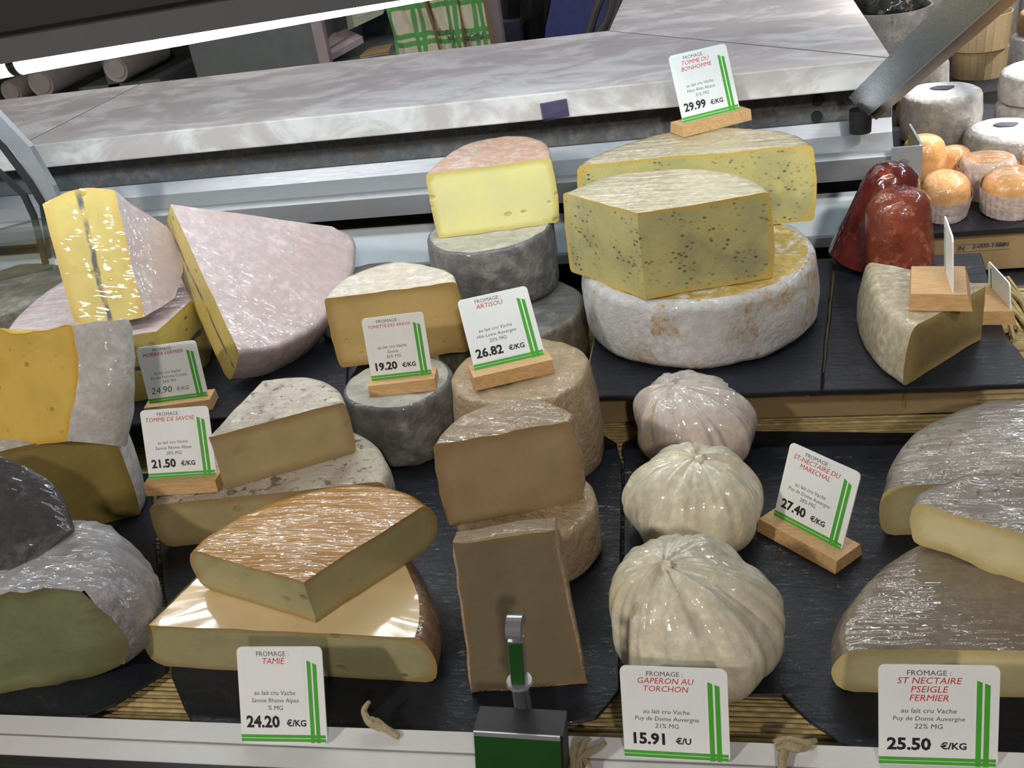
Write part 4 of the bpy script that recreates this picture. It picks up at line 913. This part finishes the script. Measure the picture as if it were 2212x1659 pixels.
small_round('round_cheese', 'pale orange cheese in paper behind the one at the border', (.341, 1.440), .035, .052, ZR, 'paper_cup', 'orange_r', GO, .006, cup=.8)
small_round('round_cheese', 'orange cheese with fluted paper at the right border', (.354, 1.367), .0350, .048, ZR, 'orange_r', 'orange_r', GO, .010, tilt=(.0, -.16), cup=.72)
small_round('round_cheese', 'bright orange cheese cut off by the right border', (.42, 1.47), .030, .046, ZR, 'orange_r', 'orange_r', GO, .010)
small_round('round_cheese', 'tall white cheese with straight sides behind the steel support', (.335, 1.92), .042, .075, ZR, 'bloom_side', 'bloom', GB, .006)
small_round('round_cheese', 'glossy orange cheese peeking out behind the bright white one', (.318, 1.80), .042, .050, ZR, 'orange_r', 'orange_r', GO, .012)
small_round('round_cheese', 'flat lilac-topped cheese under the bowl of black crust', (.285, 1.99), .042, .060, ZR, 'brown_r', 'bloom_side', GB, .004)
small_round('round_cheese', 'film-wrapped white cheese on a wooden band, upper right border', (.475, 1.72), .060, .05, ZR + .045, 'bloom_side', 'bloom', GB, .010)
small_round('round_cheese', 'white cheese under the film-wrapped one, upper right border', (.475, 1.72), .062, .044, ZR, 'bloom_side', 'bloom', GB, .006)
small_round('round_cheese', 'small brown cheese drum above the wrapped white ones', (.515, 1.90), .036, .040, ZR + .105, 'brown_r', 'brown_r', GB, .004)
small_round('round_cheese', 'grey cheese supporting the small brown drum', (.515, 1.90), .045, .104, ZR, 'bloom_side', 'bloom', GB, .004)
small_round('round_cheese', 'pinkish orange cheese at the top of the right border', (.50, 2.20), .046, .035, ZR + .12, 'paper_cup', 'orange_r', GO, .006)
small_round('round_cheese', 'pale drum under the pinkish orange cheese', (.50, 2.20), .05, .119, ZR, 'paper_cup', 'bloom', GO, .006)
def basket(label, c, R, h, zb, content):
    root = thing('wooden_basket', (c[0], c[1], zb), label, 'basket', 'thin wooden cheese baskets'); n = 24
    for k in range(n):
        a0, a1 = 2 * math.pi * k / n, 2 * math.pi * (k + .97) / n; q = []
        for z_, s in ((zb, .93), (zb + h, 1.0)):
            for a, s2 in ((a0, 1), (a1, 1), (a1, .965), (a0, .965)): q.append(Vector((c[0] + math.cos(a) * R * s * s2, c[1] + math.sin(a) * R * s * s2, z_)))
        MB().hexa(q).build('stave', 'basket', root, smooth=False)
    vs, fs = revolve([(R * .90, 0), (R * .90, 1)], (c[0], c[1], zb), (c[0], c[1], zb + .004), 24); mesh('bottom', vs, fs, 'basket', root)
basket('lower wooden basket under the one with a white cheese', (.462, 2.08), .050, .052, ZR, None)
basket('wooden basket holding a white cheese, upper right', (.457, 2.075), .055, .062, ZR + .0525, None)
small_round('round_cheese', 'white cheese lying inside the wooden basket', (.457, 2.075), .044, .044, ZR + .0575, 'bloom_side', 'bloom', GB, .006)
small_round('round_cheese', 'pale drum behind the slanting steel support, top of the frame', (.40, 2.36), .060, .135, ZR, 'bloom_side', 'bloom', GB, .006)
small_round('round_cheese', 'white drum at the back beside the wooden baskets', (.55, 2.42), .060, .12, ZR, 'bloom_side', 'bloom', GB, .006)
bw = thing('bowl', (.315, 2.22, ZR), 'pale bowl filled with black-crusted cheese behind the marble corner', 'bowl')
vs, fs = revolve([(.055, 0), (.070, .25), (.080, .7), (.085, 1), (.080, 1.0), (.074, .7), (.060, .35)], (.315, 2.22, ZR), (.315, 2.22, ZR + .115), 40); mesh('shell', vs, fs, 'bloom_side', bw)
ac = thing('ash_cheese', (.315, 2.22, ZR + .05), 'black-crusted crumbly cheese heaped in the pale bowl', 'cheese')
vs, fs = revolve([(.03, 0), (.066, .35), (.073, .60), (.06, .82), (.035, .95), (.008, 1)], (.315, 2.22, ZR + .05), (.315, 2.22, ZR + .165), 40, .010, 30); mesh('crust', vs, fs, 'ashcheese', ac)
pk = thing('white_pack', (atY(1905, 285, 1.50).x, 1.515, .0665), 'small white pack with yellow lower half beside the rubber foot', 'pack')
q0, q1 = atY(1886, 270, 1.50), atY(1926, 268, 1.50); zt_ = atY(1905, 226, 1.50).z
MB().box(q0.x, q1.x, 1.50, 1.53, q0.z, zt_).build('wrapper', 'white_tag', pk, smooth=False)
MB().box(q0.x, q1.x, 1.50, 1.53, .0665, q0.z - .0005).build('yellow_lower_half', 'yellow', pk, smooth=False)
vs, fs = [], []

# ================================================================ behind the counter
cb = thing('cabinet', (-1.2, 2.4, -.93), 'grey cabinet with open compartments behind the marble worktop', 'cabinet')
Yc = 2.30
def pbox(name, x0, y0, x1, y1, Y, dep, mat, parent, zdown=None):
    """a box standing at depth Y whose front fills the given part of the frame's width and height"""
    a, b_ = atY(x0, (y0 + y1) / 2, Y), atY(x1, (y0 + y1) / 2, Y); z1 = atY((x0 + x1) / 2, y0, Y).z; z0 = atY((x0 + x1) / 2, y1, Y).z if zdown is None else zdown
    return MB().box(a.x, b_.x, Y, Y + dep, z0, z1).build(name, mat, parent, smooth=False)
pbox('side_panel', 365, -300, 655, 200, Yc, .4, 'cab', cb, -.93)
pbox('divider', 163, -300, 188, 230, Yc, .4, 'cab', cb, -.93)
pbox('top_panel', -400, -500, 366, 62, Yc, .4, 'cab', cb)
pbox('back_panel', -400, -300, 640, 300, Yc + .38, .03, 'cab_dark', cb, -.93)
pbox('floor_panel', -400, 262, 164, 330, Yc, .4, 'cab', cb, -.93); pbox('floor_panel', 186, 178, 366, 300, Yc, .4, 'cab', cb, -.93)
for nm, px, py, rr, Yr, lab in (('paper_roll', 24, 198, .026, 2.20, 'dark hollow roll end at the left border of the cabinet'), ('paper_roll', 88, 180, .032, 2.21, 'hollow paper roll lying in the left cabinet compartment'), ('paper_roll', 250, 150, .030, 2.26, 'faint pale roll in the right cabinet compartment')):
    p = atY(px, py, Yr); rt_ = thing(nm, p - Vector((0, 0, rr)), lab, 'roll', 'rolls in the cabinet')
    vs, fs = revolve([(rr * .72, 0), (rr * .74, .02), (rr, .0), (rr, 1), (rr * .72, 1)], p, p + Vector((0, .22, 0)), 28); mesh('wall', vs, fs, 'roll', rt_)
sh = thing('shelf_unit', atY(760, 140, 2.4) - Vector((0, 0, .6)), 'grey shelf unit with leaflets behind the marble worktop', 'shelf')
pbox('white_upright', 656, -200, 680, 170, 2.28, .02, 'white_post', sh, -.5)
pbox('back_panel', 682, -300, 860, 200, 2.62, .02, 'cab_dark', sh, -.5)
pbox('lower_shelf', 682, 128, 900, 150, 2.32, .3, 'cab', sh)
pbox('cross_panel', 744, -60, 760, 60, 2.45, .02, 'white_post', sh)
tr = thing('tray', atY(790, 60, 2.40), 'pale green tray on the shelf above the leaflets', 'tray')
q = [atY(x, y_, 2.40) for x, y_ in ((752, 66), (828, 30), (832, -6), (745, 20))]; MB().prism(q, (0, .05, .01)).build('body', 'palegreen', tr, smooth=False)
q = [atY(x, y_, 2.398) for x, y_ in ((772, 40), (816, 20), (818, 4), (768, 22))]; MB().prism(q, (0, .001, 0)).build('inner_panel', 'leaflet', tr, smooth=False)
lf = thing('leaflet_stack', atY(730, 128, 2.34), 'stack of pink-white leaflets on the shelf', 'leaflets')
for k in range(5):
    dz = Vector((0, 0, .003 * k)); q = [atY(x, y_, Y) + dz for x, y_, Y in ((678, 112, 2.34), (716, 131, 2.31), (786, 92, 2.38), (750, 74, 2.44))]
    MB().prism(q, (0, 0, .002)).build('leaflet', 'leaflet', lf, smooth=False)
q = [atY(x, y_, Y) + Vector((0, 0, .0175)) for x, y_, Y in ((685, 110, 2.345), (712, 122, 2.322), (752, 98, 2.37), (728, 86, 2.41))]; MB().prism(q, (0, 0, .0006)).build('printed_cover', 'roll', lf, smooth=False)
lf2 = thing('paper_pile', atY(822, 125, 2.36), 'small pile of papers on the shelf beside the bags', 'papers')
for k in range(4):
    q = [atY(x, y_, Y) + Vector((0, 0, .004 * k)) for x, y_, Y in ((780, 134, 2.34), (842, 124, 2.34), (850, 108, 2.42), (800, 116, 2.42))]; MB().prism(q, (0, 0, .0025)).build('sheet', ('palegreen', 'kraft')[k % 2], lf2, smooth=False)
def bag(label, quad, Y, dep, mat, creases=5, lett=None):
    """a paper carrier bag: crumpled front and back, gusseted sides, open top"""
    root = thing('paper_bag', atY((quad[0][0] + quad[1][0]) / 2, (quad[0][1] + quad[1][1]) / 2, Y), label, 'bag', 'paper carrier bags'); n, m = 12, 14; vs, fs = [], []
    bl, br_, tr_, tl_2 = [atY(x, y_, Y) for x, y_ in quad]
    for side in (0, 1):
        for j in range(m + 1):
            for i in range(n + 1):
                s, t = i / n, j / m; p = bl.lerp(br_, s).lerp(tl_2.lerp(tr_, s), t); e = noise.noise(p * 14 + Vector((side * 9, 0, 0))) * .014 + .006 * math.sin(creases * 3 * s + 5 * t)
                p = p + Vector((0, (dep * (1 - .55 * t) if side else 0) + e, 0)); vs.append(p)
    off = (n + 1) * (m + 1)
    for side in (0, 1):
        for j in range(m):
            for i in range(n): k_ = side * off + j * (n + 1) + i; q = (k_, k_ + 1, k_ + n + 2, k_ + n + 1); fs.append(q if not side else q[::-1])
    front = mesh('front_panel', vs[:off], fs[:n * m], mat, root, angle=30); mesh('back_panel', vs[off:], [tuple(i - off for i in f_) for f_ in fs[n * m:]], mat, root, angle=30)
    sv, sf = [], []
    for i in (0, n):
        for j in range(m + 1): sv += [vs[j * (n + 1) + i], vs[off + j * (n + 1) + i]]
        b0 = len(sv) - 2 * (m + 1)
        for j in range(m): k_ = b0 + 2 * j; sf.append((k_, k_ + 1, k_ + 3, k_ + 2))
    mesh('gusset', sv, sf, 'kraft' if mat == 'plaid' else mat, root, angle=30)
    if lett:
        p = atY(lett[1], lett[2], Y - .02); M_ = Matrix(((1, 0, 0, p.x), (0, 0, -1, p.y), (0, 1, 0, p.z), (0, 0, 0, 1)))
        text(lett[0], .022, 'greyink', front, M_, 0, 0)
bag('green-checked paper bag slumped over the shelf edge', [(858, 118), (948, 114), (905, -40), (832, 0)], 2.24, .06, 'plaid')
bag('white paper bag with green bars in the middle of the bags', [(948, 112), (1004, 108), (978, -50), (918, -50)], 2.26, .05, 'plaid', 4, ('bel', 962, 68))
bag('kraft paper bag with dark lettering beside the white upright', [(1000, 108), (1062, 100), (1032, -60), (980, -60)], 2.28, .05, 'plaid', 3, ('MAISON', 1006, 82))
up_ = pbox('white_upright', 1042, -200, 1070, 140, 2.36, .03, 'white_post', None, -.5); tag(up_, 'narrow white upright beside the paper bags', 'upright')
gm = thing('hanging_garment', atY(1125, 90, 2.7) - Vector((0, 0, .3)), 'black garment hanging in front of the blue wall', 'garment')
vs, fs = [], []; n, m = 16, 10
for j in range(m + 1):
    for i in range(n + 1):
        s, t = i / n, j / m; x0_ = 1064 + 30 * (1 - t) * 0; xr = 1182 - 30 * max(0, .5 - t); p = atY(x0_ + (xr - x0_) * s, 150 - 330 * t, 2.7); vs.append(p + Vector((0, .03 * math.sin(s * 14 + t * 2) + .02 * noise.noise(p * 6), 0)))
for j in range(m):
    for i in range(n): k_ = j * (n + 1) + i; fs.append((k_, k_ + 1, k_ + n + 2, k_ + n + 1))
g_ = mesh('cloth', vs, fs, 'cloth', gm); sd = g_.modifiers.new('thickness', 'SOLIDIFY'); sd.thickness = .012
nv = pbox('navy_box', 1068, 48, 1130, 200, 2.62, .05, 'navy', None, -.2); tag(nv, 'dark navy box standing before the black garment', 'box')
bn = thing('bare_branch', atY(1300, 66, 2.1) - Vector((0, 0, .02)), 'dark bent branches standing behind the marble corner', 'branch')
for pts in ([(1272, 75), (1285, 30), (1300, -5), (1330, -40)], [(1292, 72), (1318, 35), (1330, -10), (1345, -60)], [(1300, 70), (1312, 40), (1322, 5), (1322, -40)], [(1318, 66), (1335, 20), (1346, -30)]):
    q = [atY(x, y_, 2.1) for x, y_ in pts]; MB().tube(catmull([q[0] * 2 - q[1]] + q + [q[-1] * 2 - q[-2]], 4) + [q[-1]], .008, 8).build('stem', 'iron', bn)
